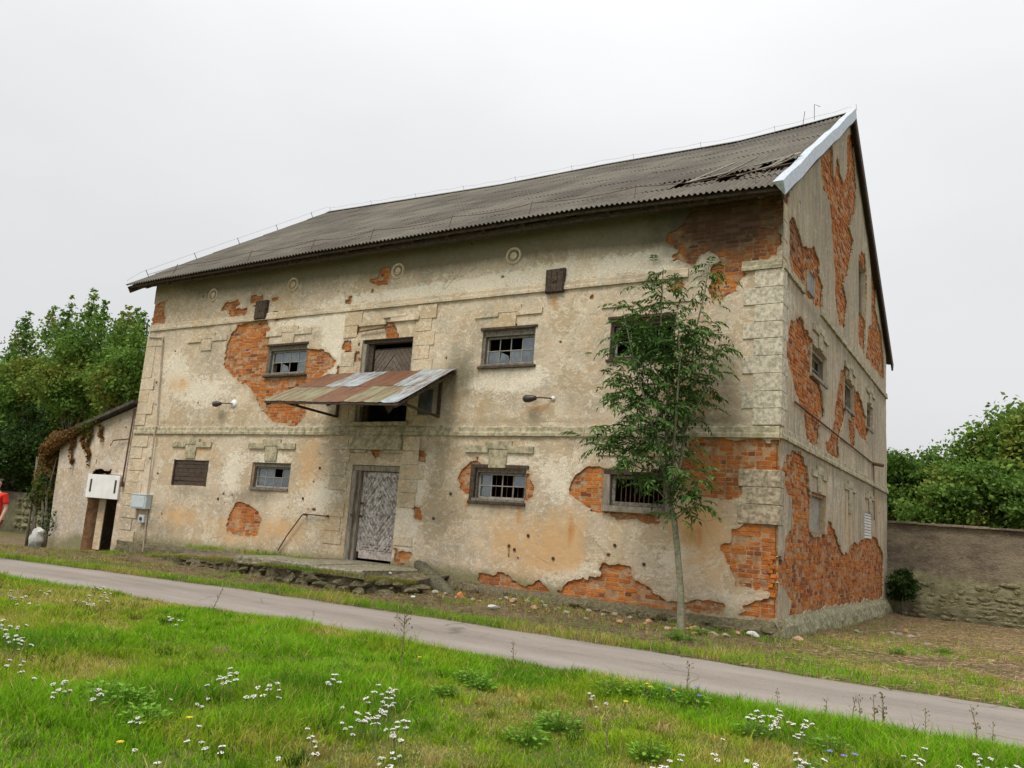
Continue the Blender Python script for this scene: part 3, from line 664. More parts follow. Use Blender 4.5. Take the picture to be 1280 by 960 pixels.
# gable openings (y0, y1, z0, z1)
GL1 = (2.66, 4.12, 1.82, 2.63); GL3 = (9.5, 10.9, 1.86, 2.56); GU1 = (2.62, 4.2, 5.0, 5.66); GU2 = (6.45, 7.85, 4.93, 5.70); GU3 = (10.0, 11.2, 4.93, 5.66)
GA1 = (2.25, 2.85, 6.66, 7.12); GA2 = (8.6, 9.8, 7.95, 9.40)
GOPEN = [GL1, GL3, GU1, GU2, GU3, GA1, GA2]
def GPs(ox, oy, s, pts): return [GP(*p) for p in Z(ox, oy, s, pts)]
B8 = (980, 140, 2.087)
GPAT = [
 GPs(*A7, [(667, 225), (692, 212), (715, 262), (740, 370), (790, 350), (820, 420), (820, 500), (835, 560), (830, 650), (800, 650), (760, 600), (690, 510), (664, 420), (672, 300)]),
 GPs(*B8, [(100, 90), (125, 70), (130, 180), (140, 120), (155, 200), (165, 160), (165, 70), (180, 60), (190, 200), (185, 260), (170, 300), (180, 340), (170, 410), (155, 450), (165, 500), (160, 560), (145, 555), (135, 480), (135, 420), (125, 300), (120, 230), (100, 190), (97, 120)]),
 GPs(*B8, [(195, 370), (212, 375), (216, 430), (213, 560), (210, 630), (195, 600)]),
 GPs(*B8, [(222, 340), (240, 420), (240, 520), (256, 590), (262, 700), (215, 640), (222, 560), (230, 560), (228, 420)]),
 GPs(*B8, [(18, 545), (50, 550), (75, 600), (75, 690), (95, 700), (105, 790), (95, 800), (90, 870), (60, 860), (50, 780), (8, 640), (10, 580)]),
 GPs(*B8, [(150, 670), (162, 665), (162, 760), (160, 790), (140, 870), (145, 900), (120, 905), (108, 870), (130, 830), (140, 740)]),
 GPs(*B8, [(182, 715), (200, 750), (220, 820), (216, 862), (175, 800), (178, 730)]), GPs(*B8, [(170, 808), (187, 810), (186, 872), (174, 872)]),
 GPs(*B8, [(2, 195), (20, 195), (12, 230), (2, 230)]),
 GPs(*A8, [(655, 530), (680, 508), (720, 510), (745, 580), (770, 700), (780, 750), (780, 920), (700, 960), (680, 700), (630, 660), (605, 620), (625, 590)]),
 GPs(*A9, [(625, 0), (660, 60), (695, 80), (702, 160), (690, 230), (650, 310), (640, 400), (560, 390), (560, 450), (600, 500), (650, 560), (690, 600), (664, 680), (700, 690), (760, 650), (900, 622), (1030, 602), (1136, 590), (1136, 360), (1092, 288), (1040, 293), (1012, 330), (990, 318), (942, 387), (912, 320), (887, 230), (865, 212), (850, 285), (780, 275), (775, 100), (755, -60), (680, -120), (620, -40)]),
]
def groof(U, V): return (RZ-.12-np.abs(U-DD/2)*SL)-V
def gattr(U, V):
    z0 = np.zeros_like(U); wh = z0.copy(); pk = z0.copy(); ru = z0.copy()
    for c in [(1.2, 2.5, 1, 1), (5, 3, 2, 1), (.6, 6, .8, 2)]: wh += .4*gauss(U, V, *c)
    for c in [(7, 2.2, 1, 1), (1.2, 4.8, .8, 1), (12, 3, 1, 1.5)]: pk += .4*gauss(U, V, *c)
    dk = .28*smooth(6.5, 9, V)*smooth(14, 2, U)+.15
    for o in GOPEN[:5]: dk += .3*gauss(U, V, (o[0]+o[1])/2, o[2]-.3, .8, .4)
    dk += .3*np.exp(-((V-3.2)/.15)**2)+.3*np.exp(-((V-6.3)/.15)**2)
    mo = .6*smooth(.6, .1, V)
    return dict(white=wh, pink=pk, rust=ru, dark=dk, moss=mo)
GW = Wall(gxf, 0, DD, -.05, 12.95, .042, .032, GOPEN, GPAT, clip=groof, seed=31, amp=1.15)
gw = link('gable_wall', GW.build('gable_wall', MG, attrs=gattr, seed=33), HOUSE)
emit_bricks(GW, GW.bricks(8), gw, gbox, 8, 75, sc_gab, .035, (0, .02), .3)
def gmf(u, v, d): return gxf(u, v, d)
mortar('mortar_bed', gmf, 0, DD, -.05, 12.95, GOPEN, .05, gw, clip=groof)

# unseen walls, floors: closes the building
m = MB()
m.box(-LL-.0, -LL+.35, .36, DD-.36, -.2, 8.0); m.box(-LL, -.36, DD-.35, DD, -.3, 8.0)
m.add([(-LL, 0.36, 8.0), (-LL, DD-.36, 8.0), (-LL, DD/2, RZ-.2), (-LL+.35, 0.36, 8.0), (-LL+.35, DD-.36, 8.0), (-LL+.35, DD/2, RZ-.2)], [(0, 2, 1), (3, 4, 5), (0, 3, 5, 2), (1, 2, 5, 4)])
m.box(-LL, -LL+.35, .05, .36, -.2, 8.02)
m.obj('rear_walls', [MG], HOUSE)
m = MB(); m.box(-LL+.36, -.37, .37, DD-.36, 3.3, 3.5); m.box(-LL+.36, -.37, .37, DD-.36, 6.45, 6.65); m.box(-LL+.36, -.37, .37, DD-.36, .3, .4); m.box(-7.3, -7.2, .4, DD-.4, .4, 6.4)
m.box(-LL+.36, -.37, 3.0, 3.1, .4, 6.4)
m.obj('floor_deck', [MDARK], HOUSE)
# reveals
for o in FOPEN:
    m = MB(); x0, x1, z0, z1 = o; d = .36
    m.add([(x0, .0, z0), (x0, .0, z1), (x0, d, z1), (x0, d, z0)], [(0, 1, 2, 3)]); m.add([(x1, .0, z0), (x1, .0, z1), (x1, d, z1), (x1, d, z0)], [(3, 2, 1, 0)])
    m.add([(x0, .0, z1), (x1, .0, z1), (x1, d, z1), (x0, d, z1)], [(0, 1, 2, 3)]); m.add([(x0, .0, z0), (x1, .0, z0), (x1, d, z0), (x0, d, z0)], [(3, 2, 1, 0)])
    m.obj('window_reveal', [MTRIM], fw)
for o in GOPEN:
    m = MB(); x0, x1, z0, z1 = o; d = -.36
    for a in ([(0, x0, z0), (0, x0, z1), (d, x0, z1), (d, x0, z0)], [(0, x1, z0), (0, x1, z1), (d, x1, z1), (d, x1, z0)], [(0, x0, z1), (0, x1, z1), (d, x1, z1), (d, x0, z1)], [(0, x0, z0), (0, x1, z0), (d, x1, z0), (d, x0, z0)]): m.add(a, [(0, 1, 2, 3)])
    m.obj('window_reveal', [MTRIM], gw)

# ---- trim: string courses, hoods, quoins
def band(name, pts_fn, L0, L1, z0, z1, pr, mat, gaps=(), seed=1, axisx=True):
    # broken into cast lengths, worn edge
    r = random.Random(seed); u = L0
    while u < L1-.02:
        e = min(L1, u+r.uniform(1.1, 1.9))
        if not any(g0 < (u+e)/2 < g1 for g0, g1 in gaps):
            n_ = max(2, int((e-u)/.12)); m = MB(); vs = []; fs = []
            for i in range(n_+1):
                t = u+(e-u)*i/n_; w_ = r.uniform(-.006, .006)+(r.uniform(-.02, 0) if r.random() < .2 else 0)
                prof = [(0.0, z0), (pr+w_, z0), (pr+w_, z0+(z1-z0)*.3), (pr*.75+w_, z0+(z1-z0)*.45), (pr*.7+w_, z1-.03+r.uniform(-.008, .008)), (0.0, z1+r.uniform(-.01, .01))]
                for (d, z) in prof: vs.append(pts_fn(t, d, z+r.uniform(-.003, .003)))
            for i in range(n_):
                for k in range(5): fs.append((i*6+k, (i+1)*6+k, (i+1)*6+k+1, i*6+k+1))
            fs.append(tuple(range(6))[::-1]); fs.append(tuple(n_*6+k for k in range(6)))
            m.add(vs, fs); m.obj(name, [mat], HOUSE)
        u = e+.003
ff = lambda t, d, z: (t, -d, z); gf = lambda t, d, z: (d, t, z)
band('string_course', ff, -LL, .0, 3.36, 3.57, .055, MBAND, seed=2)
band('string_course', gf, .005, DD, 3.36, 3.57, .055, MBAND, seed=3)
band('string_course', ff, -LL, -1.75, 6.44, 6.63, .045, MTRIM, seed=4)
band('string_course', ff, -.72, .0, 6.44, 6.63, .055, MBAND, seed=5)
band('string_course', gf, .005, DD, 6.44, 6.63, .05, MBAND, seed=6, gaps=[(2.0, 3.0)])
def hood(cx, zt, wd, front=True, mat=MTRIM, hw=None, ghost=False, ks=.52, kz=None):
    # flat bar, raised middle and a keystone reaching down to the lintel
    m = MB(); p = .045 if mat is MBAND else .028; h = .14; fn = (lambda u, v, d: (u, -d, v)) if front else (lambda u, v, d: (d, u, v))
    hw = hw or wd/2; r = random.Random(int(cx*100)); zt += r.uniform(-.01, .01); q = .27
    kz = kz if kz is not None else zt-.42
    L = [(cx-hw, zt-h), (cx-hw, zt), (cx-q-.06, zt+.0), (cx-q-.06, zt+.1), (cx+q+.06, zt+.1), (cx+q+.06, zt), (cx+hw, zt), (cx+hw, zt-h), (cx+q-.03, zt-h), (cx+q-.03, zt-.06), (cx-q+.03, zt-.06), (cx-q+.03, zt-h)]
    L = [(a+r.uniform(-.008, .008), b+r.uniform(-.006, .006)) for a, b in L]
    def pr(poly, d):
        n_ = len(poly); vs = [fn(u, v, .0) for u, v in poly]+[fn(u, v, d) for u, v in poly]
        m.add(vs, [(i, (i+1) % n_, (i+1) % n_+n_, i+n_) for i in range(n_)])
    pr(L, p)
    # front faces as simple pieces
    o = len(m.v)-len(L)
    m.f += [(o+0, o+11, o+10, o+2, o+1), (o+10, o+9, o+5, o+4, o+3, o+2), (o+9, o+8, o+7, o+6, o+5)]; m.m += [0]*3
    K = [(cx-q+.06, kz), (cx+q-.06, kz), (cx+q-.04, zt-.063), (cx-q+.04, zt-.063)]; pr(K, p*.7); o = len(m.v)-4; m.f.append((o, o+1, o+2, o+3)); m.m.append(0)
    return m.obj('window_hood', [mat], HOUSE)
for (cx, wd, mt) in [(-15.78, 1.68, MBAND), (-12.6, 1.7, MBAND), (-5.76, 1.7, MBAND), (-2.55, 1.8, MTRIM)]: hood(cx, 3.14, wd, True, mt, kz=2.69)
for (cx, wd, kz) in [(-15.75, 1.7, 5.72), (-12.5, 1.66, 5.73), (-5.78, 1.72, 5.72), (-2.6, 1.9, 5.74)]: hood(cx, 6.11, wd, True, MTRIM, kz=kz)
for (cx, kz) in [(3.4, 2.66), (7.15, 2.4), (10.4, 2.6)]: hood(cx, 3.08, 1.6, False, MBAND, kz=kz)
for (cx, kz) in [(3.4, 5.68), (7.15, 5.72), (10.6, 5.7)]: hood(cx, 6.08, 1.6, False, MBAND, kz=kz)
# lintel hood above the upper door (broken)
m = MB(); m.chbox(-10.05, -9.2, -.05, 0, 6.02, 6.12, .01, .006); m.chbox(-9.05, -8.2, -.055, 0, 6.06, 6.17, .01, .006); m.chbox(-9.3, -8.6, -.04, 0, 6.17, 6.24, .01, .006)
m.obj('door_hood', [MTRIM], HOUSE)
m = MB(); m.bar((-10.0, -.06, 5.88), (-8.9, -.06, 5.95), .03); m.obj('iron_bar', [MIRON], HOUSE)

def quoin(x0, x1, y0, y1, z0, z1, mat=MQ, c=.012):
    m = MB(); m.chbox(x0, x1, y0, y1, z0, z1, .006, .002); o = m.obj('quoin_block', [mat], HOUSE); return o
zz = [6.44, 6.10, 5.78, 5.46, 5.15, 4.83, 4.51, 4.19, 3.88, 3.58]
for i in range(9):
    wd = (.48, .68)[i % 2]; quoin(-wd, .026, -.026, (.30, .42)[i % 2], zz[i+1]+.004, zz[i]-.004)
for (wd, z0, z1) in [(.70, 2.50, 2.80), (.56, 2.2, 2.49), (.70, 1.86, 2.19)]: quoin(-wd, .016, -.016, .34, z0+.004, z1-.004, MT2)
# gable end of the front wall top
for (z0, z1) in [(6.65, 6.98), (7.0, 7.35), (7.37, 7.7)]: quoin(-.005, .022, .012, .28, z0, z1, MG)
# left end quoins
z = 3.3; i = 0
while z > .25: 
    h_ = .33; wd = (.72, .52)[i % 2]; quoin(-LL-.03, -LL+wd, -.02, 0, z-h_+.006, z-.006, MTRIM); z -= h_+.01; i += 1
z = 6.26; i = 0
while z > 3.75:
    h_ = (.3, .95, .36, .36, .36, .33)[i % 6]; wd = (.74, .42, .6, .42, .7, .44)[i % 6]; quoin(-LL-.03, -LL+wd, -.02, 0, z-h_+.006, z-.006, MTRIM); z -= h_; i += 1
# door surround blocks
def column(zt, zb, x_in, dirn, ws, hs, seed):
    z = zt; i = 0; r = random.Random(seed)
    while z > zb+.1:
        h_ = hs[i % len(hs)]; h_ = min(h_, z-zb); wd = ws[i % len(ws)]
        a, b = (x_in, x_in+wd) if dirn > 0 else (x_in-wd, x_in)
        if r.random() > .08: quoin(a, b, -.020, 0, z-h_+.004, z-.004, MTRIM)
        z -= h_; i += 1
column(6.42, 3.7, -8.28, 1, (.56, .44), (.34, .3, .34, .32), 1); column(6.42, 3.7, -10.55, 1, (.56, .44), (.36, .3, .36), 22)
column(3.34, .9, -8.33, 1, (.47, .47, .66, .5), (.33, .31, .33, .3), 3); column(3.34, .7, -10.5, 1, (.5, .58), (.33, .3, .33), 4)
# panel below the canopy door and over the lower door
m = MB(); m.chbox(-9.92, -8.38, -.075, 0, 3.02, 3.355, .01, .006); m.chbox(-9.95, -9.4, -.05, 0, 2.95, 3.01, .01, .004); m.chbox(-8.85, -8.32, -.05, 0, 2.95, 3.01, .01, .004); m.obj('door_panel', [MBAND], HOUSE)
m = MB(); m.chbox(-10.0, -8.25, -.1, .2, 3.58, 3.67, .012, .006); m.obj('door_sill', [MBAND], HOUSE)

# ---- roundels, hatches
def ring(cx, cz, r0, r1, p):
    m = MB(); n_ = 24; vs = []; fs = []
    for k in range(n_):
        a = 2*math.pi*k/n_
        for (rr, dd) in ((r0, -.0), (r0+.012, p), (r1-.012, p), (r1, 0)): vs.append((cx+rr*math.cos(a), -dd, cz+rr*math.sin(a)))
    for k in range(n_):
        for j in range(3): fs.append((k*4+j, ((k+1) % n_)*4+j, ((k+1) % n_)*4+j+1, k*4+j+1))
    m.add(vs, fs); m2 = []
    for k in range(n_):
        a = 2*math.pi*k/n_; m2.append((cx+.085*math.cos(a), -.02, cz+.085*math.sin(a)))
    m2b = [(x, 0, z) for x, y, z in m2]
    m.add(m2+m2b, [tuple(range(n_))]+[(i, (i+1) % n_, (i+1) % n_+n_, i+n_) for i in range(n_)])
    return m.obj('roundel', [MTRIM], HOUSE)
for cx in (-15.75, -12.55, -9.0, -5.74): ring(cx, 7.33, .14, .2, .035)
for (x0, x1, z0, z1, tilt) in [(-13.86, -13.42, 6.46, 6.98, .03), (-4.88, -4.43, 6.38, 6.9, .02)]:
    m = MB(); m.add([(x0+tilt, -.07, z0), (x1, -.07, z0+.01), (x1+tilt, -.075, z1), (x0+tilt+.02, -.075, z1-.01), (x0+tilt, -.0, z0), (x1, -.0, z0), (x1+tilt, -.0, z1), (x0+tilt+.02, -.0, z1)],
                    [(0, 1, 2, 3), (0, 4, 5, 1), (1, 5, 6, 2), (2, 6, 7, 3), (3, 7, 4, 0)])
    h_ = m.obj('attic_hatch', [MDWOOD], HOUSE)
    for k in range(3):
        m = MB(); xa = x0+.03+k*(x1-x0-.03)/3; m.chbox(xa, xa+(x1-x0-.05)/3, -.09, -.074, z0+.02, z1-.02, .004, .002); m.obj('plank', [MDWOOD], h_)
    m = MB(); m.tube([((x0+x1)/2, -.12, (z0+z1)/2-.02), ((x0+x1)/2, -.09, (z0+z1)/2-.02)], .02); m.obj('handle', [MIRON], h_)

# ---- windows
def window(o, cols=4, rows=2, missing=(), front=True, mat=MFRAME, dep=.13, fw_=.055, bars=0, inset=.0, top=.10, mw=.02, left=.06):
    x0, x1, z0, z1 = o
    fn = (lambda a, b, c, d, e, f: (a, b, c, d, e, f)) if front else (lambda a, b, c, d, e, f: (-d, -c, a, b, e, f))
    m = MB(); B = lambda mm, a, b, c, d, e, f: mm.chbox(*fn(a, b, c, d, e, f), .004, .002)
    # outer timber box
    B(m, x0, x1, dep-.08, dep+.06, z1-top, z1-.002); B(m, x0, x1, -.03, dep+.07, z0-.03, z0+.04)
    B(m, x0, x0+left, dep-.08, dep+.06, z0+.04, z1-top); B(m, x1-.05, x1, dep-.08, dep+.06, z0+.04, z1-top)
    wo = m.obj('window', [mat], HOUSE)
    a0, a1, b0, b1 = x0+left, x1-.05, z0+.04, z1-top
    m = MB()
    B(m, a0, a1, dep, dep+.04, b0, b0+.05); B(m, a0, a1, dep, dep+.04, b1-.045, b1); B(m, a0, a0+.045, dep, dep+.04, b0+.05, b1-.045); B(m, a1-.045, a1, dep, dep+.04, b0+.05, b1-.045)
    s_ = m.obj('sash', [MMUNT if front else mat], wo)
    a0 += .045; a1 -= .045; b0 += .05; b1 -= .045; cw = (a1-a0)/cols; ch = (b1-b0)/rows
    for i in range(1, cols):
        m = MB(); B(m, a0+cw*i-mw/2, a0+cw*i+mw/2, dep+.004, dep+.03, b0, b1); m.obj('muntin', [MMUNT], wo)
    for j in range(1, rows):
        m = MB(); B(m, a0, a1, dep+.0, dep+.026, b0+ch*j-mw/2, b0+ch*j+mw/2); m.obj('muntin', [MMUNT], wo)
    for i in range(cols):
        for j in range(rows):
            if (i, j) in missing: continue
            xa, xb, za, zb = a0+cw*i+mw/2, a0+cw*(i+1)-mw/2, b0+ch*j+mw/2, b0+ch*(j+1)-mw/2
            m = MB(); yy = dep+.014
            P = [(xa, za), (xb, za), (xb, zb), (xa, zb)]
            if (i, j) in ((1, 0),) and len(missing) > 1: P = [(xa, za), (xb, za), (xb-.05, zb-.1), (xa+.03, zb-.02)]
            if front: m.add([(a, yy, b) for a, b in P]+[(a, yy+.003, b) for a, b in P], [(0, 1, 2, 3), (7, 6, 5, 4)])
            else: m.add([(-yy, a, b) for a, b in P]+[(-yy-.003, a, b) for a, b in P], [(0, 1, 2, 3), (7, 6, 5, 4)])
            m.obj('pane', [MGLASS], wo)
    for k in range(bars):
        xx = x0+.1+(x1-x0-.2)*(k+.5)/bars
        m = MB(); m.tube([(xx, dep+.1, z0), (xx, dep+.1, z1)], .009, 6); m.obj('bar', [MIRON], wo)
    return wo
window(W2, 4, 2, missing=((2, 1),), bars=0)
window(W3, 4, 2, missing=((1, 1), (2, 1), (1, 0), (2, 0), (3, 0)), bars=8)
window(U2, 4, 2, missing=((0, 0), (2, 0)), top=.12)
window(U3, 4, 2, missing=((0, 1), (1, 1), (2, 1)), top=.14)
window(U4, 4, 2, missing=[(i, j) for i in range(4) for j in range(2)], top=.14, mat=MDWOOD)
# wide grey frame without glass, iron bars behind
m = MB(); x0, x1, z0, z1 = W4
m.chbox(x0-.02, x1+.02, -.02, .12, z1-.09, z1+.02, .006, .003, 1); m.chbox(x0-.02, x0+.12, -.02, .14, z0, z1-.09, .006, .003); m.chbox(x1-.1, x1+.02, -.02, .14, z0, z1-.09, .006, .003); m.chbox(x0-.02, x1+.05, -.07, .14, z0-.06, z0+.06, .006, .003)
wo = m.obj('window', [MWOOD, MDWOOD], HOUSE)
m = MB(); m.chbox(x0+.13, x1-.11, .06, .11, z1-.16, z1-.1, .005, .003); m.chbox(x0+.13, x0+.2, .06, .11, z0+.14, z1-.16, .005, .003); m.chbox(x1-.18, x1-.11, .06, .11, z0+.14, z1-.16, .005, .003); m.chbox(x0+.13, x1-.11, .06, .11, z0+.07, z0+.14, .005, .003); m.obj('sash', [MFRAME], wo)
for k in range(10):
    xx = x0+.28+(x1-x0-.5)*(k)/9; m = MB(); m.tube([(xx, .18, z0), (xx, .18, z1)], .01, 6); m.obj('bar', [MIRON], wo)
# boarded window on the far left
m = MB(); x0, x1, z0, z1 = W1; m.chbox(x0, x0+.06, -.01, .1, z0, z1, .005, .003); m.chbox(x1-.05, x1, -.01, .1, z0, z1, .005, .003)
wo = m.obj('boarded_window', [MDWOOD], HOUSE)
for k in range(6):
    h_ = (z1-z0-.02)/6; m = MB(); m.chbox(x0+.06, x1-.05, .02+random.uniform(0, .012), .05, z0+.01+k*h_, z0+.004+(k+1)*h_, .005, .003); m.obj('plank', [MDWOOD], wo)
# timber lintel over W3
m = MB(); m.chbox(W3[0]-.08, W3[1]+.06, -.03, .08, W3[3]-.01, W3[3]+.06, .008, .006); m.chbox(W3[0]-.08, W3[0]+.04, -.02, .1, W3[2]-.03, W3[3], .008, .006); m.chbox(W3[0]-.1, W3[1]+.03, -.05, .08, W3[2]-.07, W3[2]-.01, .008, .006); m.obj('timber_surround', [MDWOOD], HOUSE)
for o in (U2, U3, U4):
    m = MB(); m.chbox(o[0]-.05, o[1]+.05, -.03, .09, o[3]-.01, o[3]+.05, .008, .005); m.obj('timber_lintel', [MDWOOD], HOUSE); m = MB(); m.chbox(o[0]-.06, o[1]+.06, -.05, .08, o[2]-.06, o[2]-.005, .008, .005); m.obj('timber_sill', [MDWOOD], HOUSE)
# gable windows
window(GU1, 3, 2, missing=((0, 0), (1, 0), (2, 0), (0, 1), (1, 1), (2, 1)), front=False, mat=MWOOD, dep=.16)
window(GU2, 3, 2, missing=((0, 0), (1, 1), (2, 1), (1, 0)), front=False, mat=MWOOD, dep=.16)
window(GU3, 3, 2, missing=((0, 1), (1, 0)), front=False, mat=MWOOD, dep=.16)
m = MB(); m.chbox(-.2, -.12, GL1[0], GL1[1], GL1[2], GL1[3], .01, .006); m.obj('infill_panel', [m_simple('grey_render', [(.30, .29, .25), (.2, .19, .16), (.38, .37, .32)], 3)], HOUSE)
m = MB(); m.chbox(-.12, -.06, GL3[0], GL3[1], GL3[2], GL3[3], .01, .003); wo = m.obj('slatted_window', [MTRIM], HOUSE)
for k in range(9):
    h_ = (GL3[3]-GL3[2])/9; m = MB(); m.chbox(-.06, -.015, GL3[0]+.05, GL3[1]-.05, GL3[2]+k*h_+.012, GL3[2]+(k+1)*h_-.008, .004, .002); m.obj('slat', [MWHITE], wo)
m = MB(); m.chbox(-.1, -.03, GA1[0], GA1[1], GA1[2], GA1[3], .01, .004); wo = m.obj('attic_shutter', [m_simple('faded_blue_paint', [(.20, .25, .29), (.12, .14, .16), (.3, .33, .34)], 9)], HOUSE)
m = MB(); m.chbox(-.25, -.2, GA2[0], GA2[1], GA2[2], GA2[2]+.75, .01, .004); m.chbox(-.2, -.1, GA2[0], GA2[0]+.1, GA2[2], GA2[3], .01, .004); m.chbox(-.2, -.1, GA2[1]-.1, GA2[1], GA2[2], GA2[3], .01, .004); m.obj('attic_door_frame', [MWOOD], HOUSE)

# ---- doors with diamond boarding
def clip_poly(poly, a, b, c):           # keep a*x+b*z<=c
    outp = []
    for i in range(len(poly)):
        p, q_ = poly[i], poly[(i+1) % len(poly)]; dp = a*p[0]+b*p[1]-c; dq = a*q_[0]+b*q_[1]-c
        if dp <= 0: outp.append(p)
        if (dp < 0) != (dq < 0) and dp != dq:
            t = dp/(dp-dq); outp.append((p[0]+(q_[0]-p[0])*t, p[1]+(q_[1]-p[1])*t))
    return outp
def diamond(parent, x0, x1, z0, z1, y, mat, pw=.085, slope=1.25, skip=0, gap=.010):
    cx, cz = (x0+x1)/2, (z0+z1)/2; nrm = math.hypot(slope, 1)
    for sx_ in (-1, 1):
        for sz in (-1, 1):
            quad = [(cx, cz), (cx+sx_*(x1-x0)/2, cz), (cx+sx_*(x1-x0)/2, cz+sz*(z1-z0)/2), (cx, cz+sz*(z1-z0)/2)]
            k = 0
            while k*pw < ((x1-x0)/2*slope+(z1-z0)/2)/nrm+pw:
                a, b = sx_*slope/nrm, sz/nrm; c0 = (a*cx+b*cz)+k*pw
                P = clip_poly(quad, a, b, c0+pw-gap); P = clip_poly(P, -a, -b, -c0); k += 1
                if len(P) < 3: continue
                P2 = [p for i, p in enumerate(P) if math.hypot(p[0]-P[i-1][0], p[1]-P[i-1][1]) > .004]
                if len(P2) < 3: continue
                ar = sum(P2[i-1][0]*P2[i][1]-P2[i][0]*P2[i-1][1] for i in range(len(P2)))
                if ar < 0: P2 = P2[::-1]
                yy = y+random.uniform(-.006, .006); m = MB(); n_ = len(P2)
                m.add([(u, yy-.018, v) for u, v in P2]+[(u, yy+.004, v) for u, v in P2], [tuple(range(n_))]+[(i, i+n_, (i+1) % n_+n_, (i+1) % n_) for i in range(n_)])
                m.obj('plank', [mat], parent)
def m_door():
    n = NT('peeling_door_paint'); v = n.pos()
    col = n.mix(n.mr(n.noise(14, 6, n.scl(v, (1, 1, .8)), .75), .42, .56), (.17, .145, .125), (.62, .58, .55))
    col = n.mix(n.math('MULTIPLY', n.rnd(), .4), col, (.33, .30, .27))
    sp = n.n('ShaderNodeSeparateXYZ'); n.put(sp.inputs[0], n.pos())
    pink = n.math('ADD', n.mr(sp.outputs[2], .5, 1.2, .5, 0), n.math('MULTIPLY', n.noise(9, 4), .6))
    col = n.mix(n.mr(pink, .45, .9, 0, .7), col, (.52, .42, .36))
    return n.done(col, .85, n.bump(n.noise(50, 5), .7, .006))
MDOOR = m_door()
m = MB(); x0, x1, z0, z1 = DR
m.chbox(x0, x1, .04, .22, z1-.13, z1-.003, .01, .004); m.chbox(x0, x0+.13, .0, .12, z0, z1-.13, .01, .004); m.chbox(x0+.13, x0+.21, .08, .22, z0, z1-.13, .01, .004); m.chbox(x1-.05, x1, .08, .22, z0, z1-.13, .01, .004)
m.chbox(x0-.02, x1+.02, -.05, .3, z0-.1, z0+.02, .01, .006)
df = m.obj('door_frame', [MWOOD], HOUSE)
m = MB(); dx0, dx1, dz0, dz1 = x0+.22, x1-.055, z0+.08, z1-.14
m.box(dx0, dx1, .2, .23, dz0, dz1); door = m.obj('door', [MDWOOD], HOUSE)
diamond(door, dx0+.09, dx1-.02, dz0+.2, dz1-.12, .19, MDOOR)
for (a, b, c, d) in [(dx0, dx0+.08, dz0+.14, dz1), (dx0+.085, dx1, dz0, dz0+.19), (dx0+.085, dx1, dz1-.115, dz1)]:
    m = MB(); m.chbox(a, b, .165, .2, c, d, .004, .002); m.obj('plank', [MDOOR], door)
m = MB()
for i in range(70):
    a = random.uniform(dx0+.1, dx1-.03); c = random.choice([dz0+.25, dz1-.15, dz0+.32, None]); c = c or random.uniform(dz0+.2, dz1-.15); m.box(a-.008, a+.008, .160, .172, c-.008, c+.008)
m.obj('door_nails', [MBLACK], door)['kind'] = 'stuff'
for zc in (dz0+.95, dz0+1.25):
    m = MB(); m.chbox(dx0-.02, dx0+.1, .135, .165, zc-.025, zc+.025, .005, .002); m.tube([(dx0+.05, .14, zc), (dx0+.05, .10, zc)], .014); m.obj('latch', [MIRON], door)
m = MB(); m.chbox(x0+.1, x0+.22, -.03, .0, z0+1.02, z0+1.07, .005, .002); m.obj('hasp', [MIRON], HOUSE)
# upper loading door: frame, boarded top leaf, open below
m = MB(); x0, x1, z0, z1 = UD
m.chbox(x0, x1, .06, .2, z1-.1, z1-.003, .01, .004, 1); m.chbox(x0, x0+.12, .02, .2, z0, z1-.1, .01, .004); m.chbox(x0+.12, x0+.26, .12, .22, z0, z1-.1, .01, .004, 1); m.chbox(x1-.06, x1, .06, .2, z0, z1-.1, .01, .004)
m.obj('door_frame', [MWOOD, MDWOOD], HOUSE)
m = MB(); m.box(x0+.27, x1-.07, .2, .23, 4.62, z1-.2); ud = m.obj('loading_door', [MDWOOD], HOUSE)
diamond(ud, x0+.29, x1-.08, 3.9, z1-.24, .19, m_simple('brown_grey_boards', [(.15, .115, .085), (.09, .065, .05), (.21, .175, .14)], 8, rndmix=(.5, (.07, .05, .04))), .1)
for ch in [c for c in ud.children if c.name.startswith('plank')]:
    if max(v.co.z for v in ch.data.vertices) < 4.65: bpy.data.objects.remove(ch)

